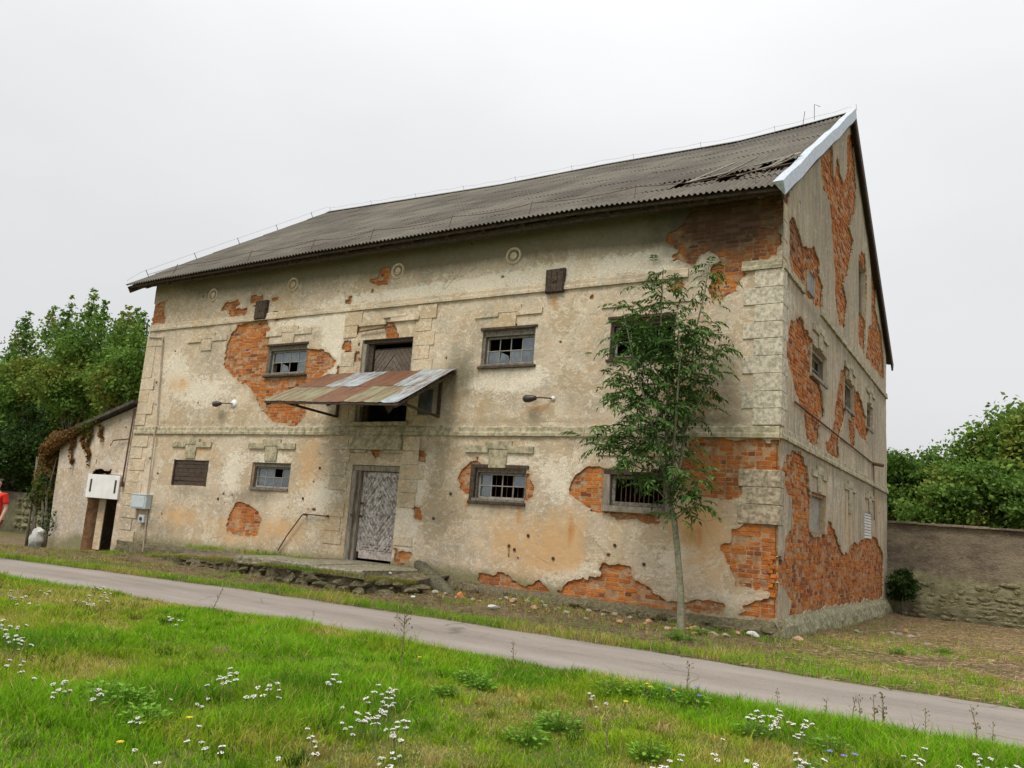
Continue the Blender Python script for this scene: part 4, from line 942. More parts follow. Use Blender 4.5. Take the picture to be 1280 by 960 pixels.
# ---- canopy
CA, CB = Vector((-10.88, -.02, 4.86)), Vector((-7.02, -.02, 4.84)); CC, CD = Vector((-6.98, -1.93, 3.78)), Vector((-10.92, -1.88, 3.90))
def cpt(u, v): return CA*(1-u)*(1-v)+CB*u*(1-v)+CC*u*v+CD*(1-u)*v
m = MB()
for v in (.02, .5, .985): m.bar(cpt(0, v)-Vector((0, 0, .05)), cpt(1, v)-Vector((0, 0, .05)), .06, .05)
for u in (.02, .25, .5, .75, .98): m.bar(cpt(u, .0)-Vector((0, 0, .09)), cpt(u, 1)-Vector((0, 0, .08)), .05, .06)
can = m.obj('canopy', [MDWOOD], HOUSE)
tones = {0: [.1, .1, .8, .85, .2, .1, .82, .8], 1: [.45, .5, .55, .1, .15, .5, .55, .8]}
r = random.Random(3)
for row in (0, 1):
    us = [0, .13, .24, .38, .50, .62, .76, .88, 1.0]
    for k in range(8):
        m = MB(); u0, u1 = us[k], us[k+1]; v0, v1 = (0, .53) if row == 0 else (.5, 1.01); n_ = 5; vs = []; fs = []
        for i in range(n_+1):
            for j in range(4):
                p = cpt(u0+(u1-u0)*i/n_, v0+(v1-v0)*j/3); e = .018 if i in (0, n_) else r.uniform(-.004, .006); vs.append(p+Vector((0, 0, e+.008*(1-row)+(.004 if k % 2 else 0))))
        for i in range(n_):
            for j in range(3): fs.append((i*4+j, i*4+j+1, (i+1)*4+j+1, (i+1)*4+j))
        m.add(vs, fs, 0, tones[row][k]); m.obj('canopy_sheet', [MCAN], can, True)
for (x, yb, yt) in ((-10.75, -1.75, 3.85),): pass
m = MB(); m.bar((-10.7, -1.6, 3.92), (-10.45, -.03, 3.80), .05, .05); m.bar((-10.45, -.04, 3.78), (-10.45, -.04, 4.7), .06, .06); m.obj('bracket', [MDWOOD], can)
m = MB(); m.bar((-7.25, -1.7, 3.86), (-7.4, -.03, 3.78), .05, .05); m.bar((-7.4, -.04, 3.76), (-7.4, -.04, 4.7), .06, .06); m.obj('bracket', [MDWOOD], can)
m = MB(); m.chbox(-7.75, -7.35, -.35, -.33, 3.78, 4.35, .01, .003); m.obj('side_board', [m_simple('painted_grey_board', [(.09, .10, .10), (.05, .055, .055)], 5)], can)

# ---- wall lamps, meter boxes, conduits, hand rail
def wall_lamp(x, z, sgn, pr=.05):
    m = MB(); m.tube([(x+.45*sgn, -.0, z+.02), (x+.45*sgn, -.02, z+.02)], pr, 9, 3); m.tube([(x+.42*sgn, -.02, z+.02), (x+.2*sgn, -.16, z+.02), (x+.1*sgn, -.2, z)], .015, 6, 1)
    m.tube([(x+.16*sgn, -.2, z), (x+.1*sgn, -.2, z), (x-.02*sgn, -.2, z-.01), (x-.1*sgn, -.2, z-.01), (x-.15*sgn, -.2, z-.01)], [.04, .06, .08, .075, .03], 10, 0)
    return m.obj('wall_lamp', [MBLACK, MIRON, MTRIM, MWHITE], HOUSE, True)
wall_lamp(-14.72, 4.16, 1, .12); wall_lamp(-4.98, 4.12, 1)
m = MB(); m.chbox(-17.85, -17.18, -.2, -.005, 1.22, 1.62, .015, .002); m.chbox(-17.87, -17.16, -.215, -.0, 1.60, 1.635, .006, .001); m.chbox(-17.8, -17.23, -.212, -.2, 1.26, 1.58, .006, .001); mbx = m.obj('meter_box', [MBOX], HOUSE)
m = MB(); m.chbox(-17.52, -17.26, -.12, -.0, .84, 1.06, .01, .002); m.tube([(-17.39, -.12, .95), (-17.39, -.15, .95)], .05, 10, 1); m.obj('power_socket', [MBOX, MBLACK], HOUSE)
m = MB(); m.tube([(-17.74, -.05, 6.2), (-17.72, -.05, 6.16), (-17.42, -.05, 3.65), (-17.38, -.1, 3.4), (-17.36, -.05, 1.62)], .022, 6); m.tube([(-17.3, -.05, 1.22), (-17.32, -.04, 1.06)], .018, 6); m.tube([(-17.26, -.05, 1.22), (-17.2, -.04, .05)], .02, 6); m.tube([(-18.4, -.05, 6.26), (-17.74, -.05, 6.2)], .018); m.obj('conduit', [MPIPE], HOUSE)
m = MB(); m.tube([(.04, .95, 4.15), (.04, 11.2, 4.0)], .02, 6); m.tube([(.04, 10.9, 4.0), (.28, 11.1, 3.97)], .05, 8); m.tube([(.04, 11.0, 4.0), (.04, 11.05, 2.4)], .015); m.obj('gable_conduit', [MIRON], HOUSE)
m = MB(); m.tube([(-11.92, -.04, .5), (-11.6, -.09, .9), (-11.18, -.09, 1.40), (-11.05, -.09, 1.43), (-10.38, -.09, 1.42)], .016, 6); m.tube([(-11.1, -.0, 1.42), (-11.1, -.13, 1.42)], .03); m.tube([(-10.38, 0, 1.42), (-10.38, -.1, 1.42)], .03); m.obj('hand_rail', [MIRON], HOUSE)
m = MB()
for (x, z) in [(-11.3, 1.8), (-10.85, 2.55), (-7.3, 1.55), (-5.2, 1.05), (-4.3, .95), (-14.4, 1.65), (-6.9, 2.1), (-2.4, 1.0), (-3.0, 1.3), (-4.9, 1.35)]:
    m.tube([(x, -.018, z), (x, -.006, z)], .035, 7)
m.obj('peg_hole', [MBLACK], HOUSE)

# ---- plinth
def plinth(fn, L0, L1, zt, zb, pr, seed):
    n_ = int((L1-L0)/.07); r = random.Random(seed); vs = []; prof0 = [(0, zt(0)), ]; rows = 7
    us = np.linspace(L0, L1, n_+1); vs = []
    for i, u in enumerate(us):
        t = zt(u); b_ = zb(u)
        for k in range(rows):
            s_ = k/(rows-1); z_ = t+(b_-t)*s_; d = pr(u)*(.25+.75*min(1, s_*2.2)); d += (float(fbm(u*4, z_*6, seed, 3))-.5)*.12*min(1, s_*4); vs.append(fn(u, -.02 if k == 0 else d, z_+(float(fbm(u*5, k, seed+3))-.5)*.05*(k < 3)))
    fs = [(i*rows+k, i*rows+k+1, (i+1)*rows+k+1, (i+1)*rows+k) for i in range(n_) for k in range(rows-1)]
    m = MB(); m.add(vs, fs); return m
m = plinth(lambda u, d, z: (u, -d, z), -LL, .14, lambda u: np.interp(u, [-18.5, -10, -6.5, -6, -2.4, -1, 0.2], [.35, .4, .4, .3, .26, .24, .3]), lambda u: -.2, lambda u: np.interp(u, [-18.5, -7, -5.5, 0.2], [.07, .12, .17, .17]), 5)
m.obj('plinth', [MFOUND], HOUSE, False)
m = plinth(lambda u, d, z: (d, u, z), -.14, DD, lambda u: np.interp(u, [0, .4, 6.6, 12.9, 15], [.3, .32, .25, .13, .1]), lambda u: -.6, lambda u: .13, 6)
MPG = m_simple('green_grey_render', [(.36, .33, .22), (.24, .23, .13), (.42, .39, .28), (.16, .16, .08)], 3, .95, .9, .02)
m.obj('plinth', [MPG], HOUSE, False)
r = random.Random(12); rocks = [rock_mesh('foundation_stone', 1, 1, 1, MFOUND, i) for i in range(8)]
for i in range(46):
    x = -6.2+i*.135+r.uniform(-.04, .04); 
    o = link('foundation_stone', rocks[i % 8], HOUSE); o.location = (x, -.13-r.uniform(0, .08), r.uniform(-.03, .13)+float(np.interp(x, [-6, -2, 0], [.08, .03, 0]))); s_ = r.uniform(.07, .15); o.scale = (s_*1.6, s_*.7, s_*.6); o.rotation_euler = (r.uniform(-.2, .2), r.uniform(-.2, .2), r.uniform(-.4, .4))

# ---- roof
def eave_dz(x): return float(np.interp(x, [-19.2, -17, -11.5, -4, -2, .2], [0, .05, .13, .15, .09, 0]))
def ridge_dz(x): return -float(np.interp(x, [-19.2, -15.5, -11, -7, -3, -1, .2], [0, .1, .22, .2, .26, .12, 0]))
SLEN = math.hypot(DD/2+OY, RZ-EZ); un = Vector((0, DD/2+OY, RZ-EZ))/SLEN; nrm_ = Vector((0, -un.z, un.y))
def roofpt(x, s_, h=0.0):
    p = Vector((x, -OY, EZ))+un*s_; t = s_/SLEN; p.z += eave_dz(x)*(1-t)+ridge_dz(x)*t+.05*math.sin(x*1.3+t*5)*t*(1-t); return p+nrm_*h
X0R, X1R = -LL-.52, .12
NC, NR = 19, 8; cw = (X1R-X0R)/NC; ch = SLEN/NR; WAVES = 9
r = random.Random(21); WL_ = cw/WAVES
def sheet_mesh(x0, s0, s1, lift, keepfrac=1, jag=False):
    nx = 54; ny = 2; m = MB(); vs = []; fs = []
    for i in range(nx+1):
        x = min(x0+(cw+WL_*.55)*i/nx*keepfrac, X1R-.01); c = .022*math.cos(2*math.pi*(x-X0R)/WL_)
        for j in range(ny+1):
            t = j/ny; s_ = s0+(s1-s0)*t
            if jag and j == ny: s_ -= r.uniform(0, .35)
            vs.append(roofpt(x, s_, c+lift+.010*(1-t)))
    for i in range(nx):
        for j in range(ny): fs.append((i*(ny+1)+j, (i+1)*(ny+1)+j, (i+1)*(ny+1)+j+1, i*(ny+1)+j+1))
    m.add(vs, fs); return m
m = MB(); m.chbox(X0R+.1, -.2, DD/2-.09, DD/2+.09, RZ-.75, RZ-.55, .01, 0); roofo = m.obj('roof', [MDWOOD], HOUSE)
for s_ in np.arange(.25, SLEN, 1.17): 
    m = MB(); vs = []
    for k in range(20):
        for (ds, h_) in ((-.03, -.095), (.03, -.095), (.03, -.045), (-.03, -.045)): vs.append(roofpt(X0R+cw*k, s_+ds, h_))
    m.add(vs, [(k*4+j, (k+1)*4+j, (k+1)*4+(j+1) % 4, k*4+(j+1) % 4) for k in range(19) for j in range(4)]+[(3, 2, 1, 0), (76, 77, 78, 79)]); m.obj('batten', [MDWOOD], roofo)
for x in np.arange(-18.3, .0, 1.0):
    m = MB(); m.bar(roofpt(x, .15, -.16), roofpt(x, SLEN-.1, -.16), .1, .13); m.obj('rafter', [MDWOOD], roofo)
holes = {(16, 1), (17, 1), (18, 1), (18, 2)}
for c in range(NC):
    for k in range(NR):
        s0 = k*ch-(.1 if k else .0); s1 = (k+1)*ch; lift = r.uniform(0, .002)+(.004 if (c+k) % 2 else 0)
        if (c, k) in holes: continue
        sheet_mesh(X0R+c*cw, s0, s1, lift).obj('roof_sheet', [MROOF], roofo, True)
m = sheet_mesh(X0R+16*cw, ch-.1, ch*1.85, .01, .55, True); m.obj('roof_sheet', [MROOF], roofo, True)
m = sheet_mesh(X0R+17*cw, ch-.1, ch*1.35, .01, .5, True); m.obj('roof_sheet', [MROOF], roofo, True)
m = sheet_mesh(X0R+18*cw, ch-.1, ch*1.5, .01, .9, True); m.obj('roof_sheet', [MROOF], roofo, True)
for c_, a_ in ((18, 2.35),): sheet_mesh(X0R+c_*cw, ch*a_, ch*3, .01).obj('roof_sheet', [MROOF], roofo, True)
MFRAG = m_simple('broken_sheet', [(.16, .14, .11), (.07, .06, .05), (.26, .24, .2)], 7)
for (u, s_, du, ds, h0, h1) in [(-2.1, 1.75, .9, .3, .02, .22), (-1.45, 1.6, .7, .5, .05, .25), (-1.6, 2.0, .6, .2, -.05, .1), (-.5, 2.15, .4, .12, .0, .1), (-.8, 1.95, .8, .25, .12, .16), (-2.1, 1.55, .9, .2, .04, .1), (-.55, 1.6, .5, .45, .05, .2), (-.35, 2.3, .35, .2, .1, .14), (-1.0, 1.35, .7, .2, .06, .12)]:
    m = MB(); a = roofpt(u, s_, h0); b = roofpt(min(u+du, .1), s_+ds, h1); m.bar(a, b, r.uniform(.05, .2), .014, 0, (0, -un.z, un.y)); m.obj('sheet_fragment', [MFRAG if du > .45 else MWOOD], roofo)
# back slope
m = MB(); nx = 19*14; vs = []; fs = []
for i in range(nx+1):
    x = X0R+(X1R-X0R)*i/nx; c = .024*math.cos(2*math.pi*(x-X0R)/WL_)
    for j in range(5):
        s_ = SLEN*j/4; p = roofpt(x, s_, c); vs.append((p.x, DD-p.y, p.z))
for i in range(nx):
    for j in range(4): fs.append((i*5+j, i*5+j+1, (i+1)*5+j+1, (i+1)*5+j))
m.add(vs, fs); m.obj('rear_roof_slope', [MROOF], roofo, True)
m = MB()
for k in range(19):
    a = roofpt(X0R+cw*k, SLEN, .05); b = roofpt(X0R+cw*(k+1), SLEN, .05); m = MB()
    m.add([a+Vector((0, -.2, -.13)), b+Vector((0, -.2, -.13)), b, a, a+Vector((0, .2, -.13)), b+Vector((0, .2, -.13)), ], [(0, 1, 2, 3), (3, 2, 5, 4)]); m.obj('ridge_cap', [MROOF], roofo)
# verges
def pl_(x, s_, h): return roofpt(x, s_, h)
m = MB(); N_ = 12; P = []
for i in range(N_+1):
    s_ = -.02+(SLEN+.02)*i/N_; w_ = .014*math.sin(i*2.1)+.008*math.sin(i*5.3)
    P += [pl_(X1R-.14, s_, .075+w_), pl_(X1R+.045, s_, .085+w_), pl_(X1R+.05, s_, -.17+w_), pl_(X1R+.035, s_, -.17+w_)]
m.add(P, [(i*4+k, i*4+k+1, (i+1)*4+k+1, (i+1)*4+k) for i in range(N_) for k in range(3)]+[(0, 1, 2, 3)]); m.obj('verge_flashing', [MALU], roofo)
m = MB(); m.add([pl_(X1R-.02, 0, -.02), pl_(X1R+.02, 0, -.02), pl_(X1R+.02, 0, -.22), pl_(X1R-.02, 0, -.22), pl_(X1R-.02, SLEN, -.02), pl_(X1R+.02, SLEN, -.02), pl_(X1R+.02, SLEN, -.22), pl_(X1R-.02, SLEN, -.22)], [(0, 1, 2, 3), (4, 7, 6, 5), (0, 4, 5, 1), (1, 5, 6, 2), (2, 6, 7, 3), (3, 7, 4, 0)]); m.obj('barge_board', [MDWOOD], roofo)
def mir(p): return Vector((p.x, DD-p.y, p.z))
m = MB(); P = [mir(p) for p in [pl_(X1R-.02, -.05, .03), pl_(X1R+.03, -.05, .03), pl_(X1R+.03, -.05, -.25), pl_(X1R-.02, -.05, -.25), pl_(X1R-.02, SLEN, .03), pl_(X1R+.03, SLEN, .03), pl_(X1R+.03, SLEN, -.25), pl_(X1R-.02, SLEN, -.25)]]
m.add(P, [(0, 3, 2, 1), (4, 5, 6, 7), (0, 1, 5, 4), (1, 2, 6, 5), (2, 3, 7, 6), (3, 0, 4, 7)]); m.obj('barge_board', [MDWOOD], roofo)
m = MB(); m.add([pl_(X0R+.05, 0, -.05), pl_(X0R+.09, 0, -.05), pl_(X0R+.09, 0, -.24), pl_(X0R+.05, 0, -.24), pl_(X0R+.05, SLEN, -.05), pl_(X0R+.09, SLEN, -.05), pl_(X0R+.09, SLEN, -.24), pl_(X0R+.05, SLEN, -.24)], [(0, 1, 2, 3), (4, 7, 6, 5), (0, 4, 5, 1), (1, 5, 6, 2), (2, 6, 7, 3), (3, 7, 4, 0)]); m.obj('barge_board', [MDWOOD], roofo)
# eaves board and plate
m = MB()
for k in range(19):
    a = roofpt(X0R+.1+(X1R-X0R-.15)*k/19, .06, -.085); b = roofpt(X0R+.1+(X1R-X0R-.15)*(k+1)/19, .06, -.085); m.bar(a, b, .03, .05)
m.obj('eaves_board', [MDWOOD], roofo)
m = MB(); m.chbox(-LL-.35, .0, .0, .2, 8.02, 8.14, .01, .0); m.chbox(-LL-.4, .02, -.42, -.3, 7.72, 7.84, .01, 0); m.obj('wall_plate', [MDWOOD], roofo)
# lightning conductor
mw_ = MB(); hx = []
for (px, py) in [(234, 332), (313, 322), (390, 310), (471, 295), (567, 280), (674, 260), (798, 242), (944, 221)]:
    d = Vector(ray(px, py)); o_ = Vector(CP); q0 = roofpt(-9, 0, .03); t = (q0-o_).dot(nrm_)/d.dot(nrm_); p = o_+d*t; s_ = (p-Vector((0, -OY, EZ))).dot(un); hx.append((p.x, max(.35, s_)))
sm = sum(s_ for _, s_ in hx)/len(hx)
for x, s_ in hx:
    m = MB(); m.bar(roofpt(x, sm-.3, .03), roofpt(x-.03, sm, .24), .014, .014); m.obj('conductor_holder', [MIRON], roofo); 
m = MB(); pts = []
for i in range(len(hx)-1):
    a = roofpt(hx[i][0], sm, .2); b = roofpt(hx[i+1][0], sm, .2)
    for k in range(6): p = a.lerp(b, k/6); p.z -= .06*math.sin(math.pi*k/6); pts.append(p)
pts = [roofpt(-18.8, sm, .1)]+pts+[roofpt(hx[-1][0], sm, .2), roofpt(.1, sm+.6, .15)]
m.tube(pts, .007, 4); pts2 = []
xr = np.arange(-18.9, .2, 1.06)
for i, x in enumerate(xr): pts2.append(roofpt(min(x, 0), SLEN, .17)); pts2.append(roofpt(min(x+.53, .05), SLEN, .14))
m.tube(pts2, .0028, 4); m.tube([roofpt(-19.0, 0.1, .12)]+[roofpt(-18.95, s_, .22) for s_ in np.linspace(.6, SLEN, 9)], .003, 4)
m.obj('conductor_wire', [MIRON], roofo)
for x in xr[::2]:
    m = MB(); m.bar(roofpt(x, SLEN, .02), roofpt(x, SLEN, .2), .007, .007); m.obj('conductor_holder', [MIRON], roofo)
for s_ in np.linspace(.8, SLEN-1, 5):
    m = MB(); m.bar(roofpt(-18.95, s_, .02), roofpt(-18.95, s_, .24), .014, .014); m.obj('conductor_holder', [MIRON], roofo)
m = MB(); m.tube([(-.9, DD/2, RZ), (-.9, DD/2, RZ+.45), (-.75, DD/2, RZ+.35)], .008, 4); m.tube([(-1.2, DD/2, RZ-.1), (-1.15, DD/2, RZ+.3)], .008, 4); m.obj('roof_antenna', [MIRON], roofo)

# ------------------------------------------------------------------ terrace, landing slab
TER = thing('stone_terrace', 'mossy stone terrace with worn landing slab in front of the herringbone door', 'terrace', (-9, -1, 0))
m = MB(); n_ = 44; vs = []; fs = []; xs_ = np.linspace(-15.2, -6.75, n_+1)
def terr(x): return float(np.interp(x, [-15.2, -13.5, -11, -9, -7.4, -6.75], [.10, .22, .32, .38, .38, .3])), float(np.interp(x, [-15.2, -13, -11, -9, -7.6, -7.1, -6.75], [-1.2, -1.6, -1.7, -2.0, -2.1, -1.9, -1.3]))
for x in xs_:
    zt, yf = terr(x)
    for k in range(8):
        t = k/6
        if k < 7: y = (0.02)+(yf-.02)*t; z_ = zt+.1*(1-t)+(float(fbm(x*2, y*2, 77))-.5)*.06
        else: y = yf-.05+(float(fbm(x*3, 2, 7))-.5)*.14; z_ = -.05
        if k == 6: y += (float(fbm(x*4, 1, 3))-.5)*.2
        vs.append((x, y, z_))
fs = [(i*8+k, i*8+k+1, (i+1)*8+k+1, (i+1)*8+k) for i in range(n_) for k in range(7)]
fs.append(tuple((n_)*8+k for k in range(8))); fs.append(tuple(k for k in range(8))[::-1])
MTER = m_simple('earth_and_moss', [(.21, .175, .11), (.12, .125, .05), (.27, .22, .15), (.10, .075, .05)], 2.2, .97, 1, .04)
m.add(vs, fs); m.obj('terrace_bed', [MTER], TER)
r = random.Random(5); MSLAB = m_simple('worn_concrete', [(.30, .27, .20), (.20, .18, .12), (.36, .33, .25), (.13, .12, .07)], 3, .95, .9, .02)
for (x0, x1, y0, y1, zt) in [(-9.95, -8.6, -1.95, -.05, .475), (-8.58, -7.25, -2.05, -.05, .46), (-11.3, -9.97, -1.75, -.5, .44)]:
    m = MB(); nx = 8; vs = []
    poly = [(x0, y0), (x1, y0), (x1+.15, y1), (x0, y1)]
    m.chbox(x0, x1, y0-.12, y1, zt-.17, zt, .035, .022); m.obj('landing_slab', [MSLAB], TER)
trock = [rock_mesh('stone', 1, 1, 1, MFOUND, 30+i) for i in range(8)]
x = -15.0; i = 0
while x < -6.7:
    zt, yf = terr(x); w_ = r.uniform(.14, .42); o = link('stone', trock[i % 8], TER); o.location = (x+w_/2, yf+.08+r.uniform(-.06, .08), zt-.06+r.uniform(-.05, .01)); o.scale = (w_*.7, r.uniform(.14, .24), r.uniform(.05, .09)); o.rotation_euler = (r.uniform(-.15, .15), r.uniform(-.12, .12), r.uniform(-.3, .3)); x += w_*.93; i += 1
    for lv in range(2 if zt > .25 else 1):
        if r.random() < .8:
            o = link('stone', trock[(i+3) % 8], TER); o.location = (x+r.uniform(-.2, .1), yf-.03-.04*lv+r.uniform(-.05, .05), zt-.18-.12*lv); s_ = r.uniform(.08, .17); o.scale = (s_*1.7, s_*.8, s_*.55); o.rotation_euler = (r.uniform(-.3, .3), r.uniform(-.3, .3), r.uniform(0, 3))
for (x, y, z, a, b, c) in [(-6.85, -1.85, .06, .26, .22, .09), (-6.3, -1.6, .04, .2, .18, .07), (-7.35, -2.1, .08, .28, .16, .10)]:
    o = link('stone', trock[int(a*100) % 8], TER); o.location = (x, y, z); o.scale = (a, b, c); o.rotation_euler = (.1, -.1, a*9)

# ------------------------------------------------------------------ annex
ANX = thing('lean_to_shed', 'low plastered lean-to shed with white board over its dark doorway, left of the granary', 'shed', (-20.4, 2, -.2))
AO = (-20.34, -18.86, -.15, 2.14); AX0 = -22.15
def aroof(U, V): return (4.20+(U+18.5)*.27)-V
AY = .04
def afx(u, v, d): return np.stack([u-.11*(v-0)*smooth(-21, -22.1, u)*.5, AY-d, v], -1)
def aattr(U, V):
    z0 = np.zeros_like(U); return dict(white=z0+.1, pink=.3*gauss(U, V, -18.7, .8, .4, .8), rust=z0, dark=.15+.3*smooth(3, 4, V)+z0, moss=.75*smooth(.55, -.1, V)+.5*gauss(U, V, -20.6, .1, .6, .5))
AWl = Wall(afx, AX0, -18.47, -.35, 4.25, .04, .04, [AO], [[(-20.3, 2.2), (-19.4, 2.24), (-19.4, 2.17), (-20.3, 2.14)]], clip=aroof, seed=71)
aw = link('shed_wall', AWl.build('shed_wall', m_plaster('shed_plaster', False, (1.0, 1.02, 1.1)), attrs=aattr, seed=71), ANX)
m = MB(); m.box(AX0+.3, -18.5, 5.2, 5.5, -.5, 3.2); m.obj('back_wall', [MP], ANX); m = MB(); m.box(AX0-.02, AX0+.3, AY+.03, 5.5, -.5, 3.2)
m.obj('side_wall', [MP], ANX)
m = MB(); x0, x1, z0, z1 = AO; d = .42
for a in ([(x0, AY, z0), (x0, AY, z1), (x0, AY+d, z1), (x0, AY+d, z0)], [(x1, AY, z0), (x1, AY, z1), (x1, AY+d, z1), (x1, AY+d, z0)], [(x0, AY, z1), (x1, AY, z1), (x1, AY+d, z1), (x0, AY+d, z1)], [(x0-.1, AY-.05, z0), (x1+.1, AY-.05, z0), (x1+.1, AY+d, z0+.02), (x0-.1, AY+d, z0+.02)]): m.add(a, [(0, 1, 2, 3)])
m.obj('doorway_reveal', [MMOR], ANX)
m = MB(); m.chbox(x0, x1, .12, .2, z1-.12, z1, .006, .004); m.chbox(x0+.16, x0+.5, .3, .34, z0+.05, z1-.12, .01, .004); m.obj('door_frame', [MTRIM], ANX)
m = MB(); m.chbox(x0-.08, x1+.06, -.03, .03, 1.42, 2.12, .008, .002); pn = m.obj('door_board', [MWHITE], ANX)
for xx in (x0+.14, x1-.1):
    m = MB(); m.chbox(xx-.04, xx+.04, -.045, -.03, 1.6, 1.98, .005, .001); m.obj('slot', [MBLACK], pn)
m = MB(); a0, a1 = (-22.45, 3.14), (-18.5, 4.25)
m.add([(a0[0], -.18, a0[1]), (a1[0], -.18, a1[1]), (a1[0], 5.7, a1[1]), (a0[0], 5.7, a0[1]), (a0[0], -.18, a0[1]+.1), (a1[0], -.18, a1[1]+.1), (a1[0], 5.7, a1[1]+.1), (a0[0], 5.7, a0[1]+.1)], [(0, 3, 2, 1), (4, 5, 6, 7), (0, 1, 5, 4), (1, 2, 6, 5), (2, 3, 7, 6), (3, 0, 4, 7)]); m.obj('shed_roof', [m_simple('dark_roofing_felt', [(.07, .06, .05), (.11, .10, .07), (.045, .04, .035)], 3)], ANX)
m = MB(); m.tube([(-18.62, -.02, 4.1), (-18.66, -.03, 1.85)], .025, 6); m.tube([(-18.64, -.03, 3.2), (-19.35, -.06, 3.15), (-19.42, -.1, 2.98)], .018, 6); m.tube([(-18.66, -.03, 1.95), (-18.66, -.03, 1.8)], .05, 8); m.obj('pipe', [MIRON], ANX)

# ------------------------------------------------------------------ boundary walls
BW = thing('boundary_wall', 'grey rendered rubble boundary wall with mossy lower stones behind the gable', 'wall', (8, 14.3, -.4))
m = MB(); nx, nz = 190, 30; xs_ = np.linspace(-1.2, 26, nx+1); vs = []
for x in xs_:
    top = 2.46-.03*x*.5+(float(fbm(x*1.3, 1, 4))-.5)*.1
    for k in range(nz+1):
        z_ = -.6+(top+.6)*k/nz; e = 1-smooth(.75, 1.05, z_+(float(fbm(x*.8, 3, 9))-.5)*.9); vs.append((x, 14.32-.10*float(e)*(float(fbm(x*3.5, z_*6.5, 5, 3)))-(float(fbm(x*2, z_*2, 15))-.5)*.04, z_))
fs = [(i*(nz+1)+k, (i+1)*(nz+1)+k, (i+1)*(nz+1)+k+1, i*(nz+1)+k+1) for i in range(nx) for k in range(nz)]
o = len(vs); 
for x in xs_: vs += [(x, 14.7, vs[int(round((x+1.2)/(27.2)*nx))*(nz+1)+nz][2]), (x, 14.7, -.6)]
fs += [(i*(nz+1)+nz, (i+1)*(nz+1)+nz, o+(i+1)*2, o+i*2) for i in range(nx)]+[(o+i*2, o+(i+1)*2, o+(i+1)*2+1, o+i*2+1) for i in range(nx)]
m.add(vs, fs); m.obj('wall_body', [MBW], BW)
r = random.Random(8); MWST = m_simple('wall_stone', [(.27, .24, .14), (.16, .155, .07), (.34, .30, .19), (.09, .085, .045)], 4, .95, .9, .02, rndmix=(.35, (.24, .22, .12)))
st = [rock_mesh('stone', 1, 1, 1, MWST, 60+i) for i in range(8)]
z_ = -.36; k = 0; cnt = 0
while z_ < .82:
    h_ = r.uniform(.11, .17); x = .1+r.uniform(0, .2)
    while x < 7.2:
        w_ = r.uniform(.22, .5)
        if r.random() < (1.0 if z_ < .35 else .4 if z_ < .6 else .12) and cnt < 290:
            o = link('stone', st[cnt % 8], BW); o.location = (x+w_/2, 14.315+r.uniform(-.015, .015), z_+h_/2); o.scale = (w_*.64, .08, h_*.7); o.rotation_euler = (0, r.uniform(-.08, .08), r.uniform(-.1, .1)); cnt += 1
        x += w_
    z_ += h_
m = MB(); x = -.9
while x < 25:
    w_ = r.uniform(.5, 1.1); m = MB(); top = 2.46-.03*x*.5; m.chbox(x, x+w_-.01, 14.2, 14.75, top-.01, top+.06, .015, .012); m.obj('coping_slab', [MBW], BW); x += w_
LW = thing('garden_wall', 'low pale stone wall under the dark trees at the left edge', 'wall', (-31, 6, -.4))
m = MB(); m.chbox(-44, -23.4, 6, 6.4, -.6, 1.35, .04, .02); m.obj('wall_body', [MBW], LW)
x = -40; cnt = 0
for k in range(5):
    x = -36+r.uniform(0, .3)
    while x < -23.6:
        w_ = r.uniform(.3, .7); o = link('stone', st[cnt % 8], LW); o.location = (x+w_/2, 5.97, -.25+k*.3+.12); o.scale = (w_*.52, .12, .15); x += w_; cnt += 1

# ------------------------------------------------------------------ foliage
def leafcloud(name, C, T, size, mat, parent, rs, up=.35, long_=1.5, aspect=.5):
    n_ = len(C); nrm = rs.normal(size=(n_, 3)); nrm[:, 2] += up*2; nrm /= np.linalg.norm(nrm, axis=1)[:, None]
    t = rs.normal(size=(n_, 3)); t -= (t*nrm).sum(1)[:, None]*nrm; t /= np.linalg.norm(t, axis=1)[:, None]; b = np.cross(nrm, t)
    s_ = (size*rs.uniform(.6, 1.3, n_))[:, None]; a = t*s_*long_/2; w_ = b*s_*aspect
    V = np.stack([C-a, C+w_-a*.1+nrm*s_*.12, C+a, C-w_-a*.1+nrm*s_*.12], 1).reshape(-1, 3)
    L = np.arange(n_*4); tone = np.repeat(np.clip(T, 0, 1), 4)
    return link(name, npmesh(name, V, L, np.full(n_, 4), mat, {'tone': tone}), parent)
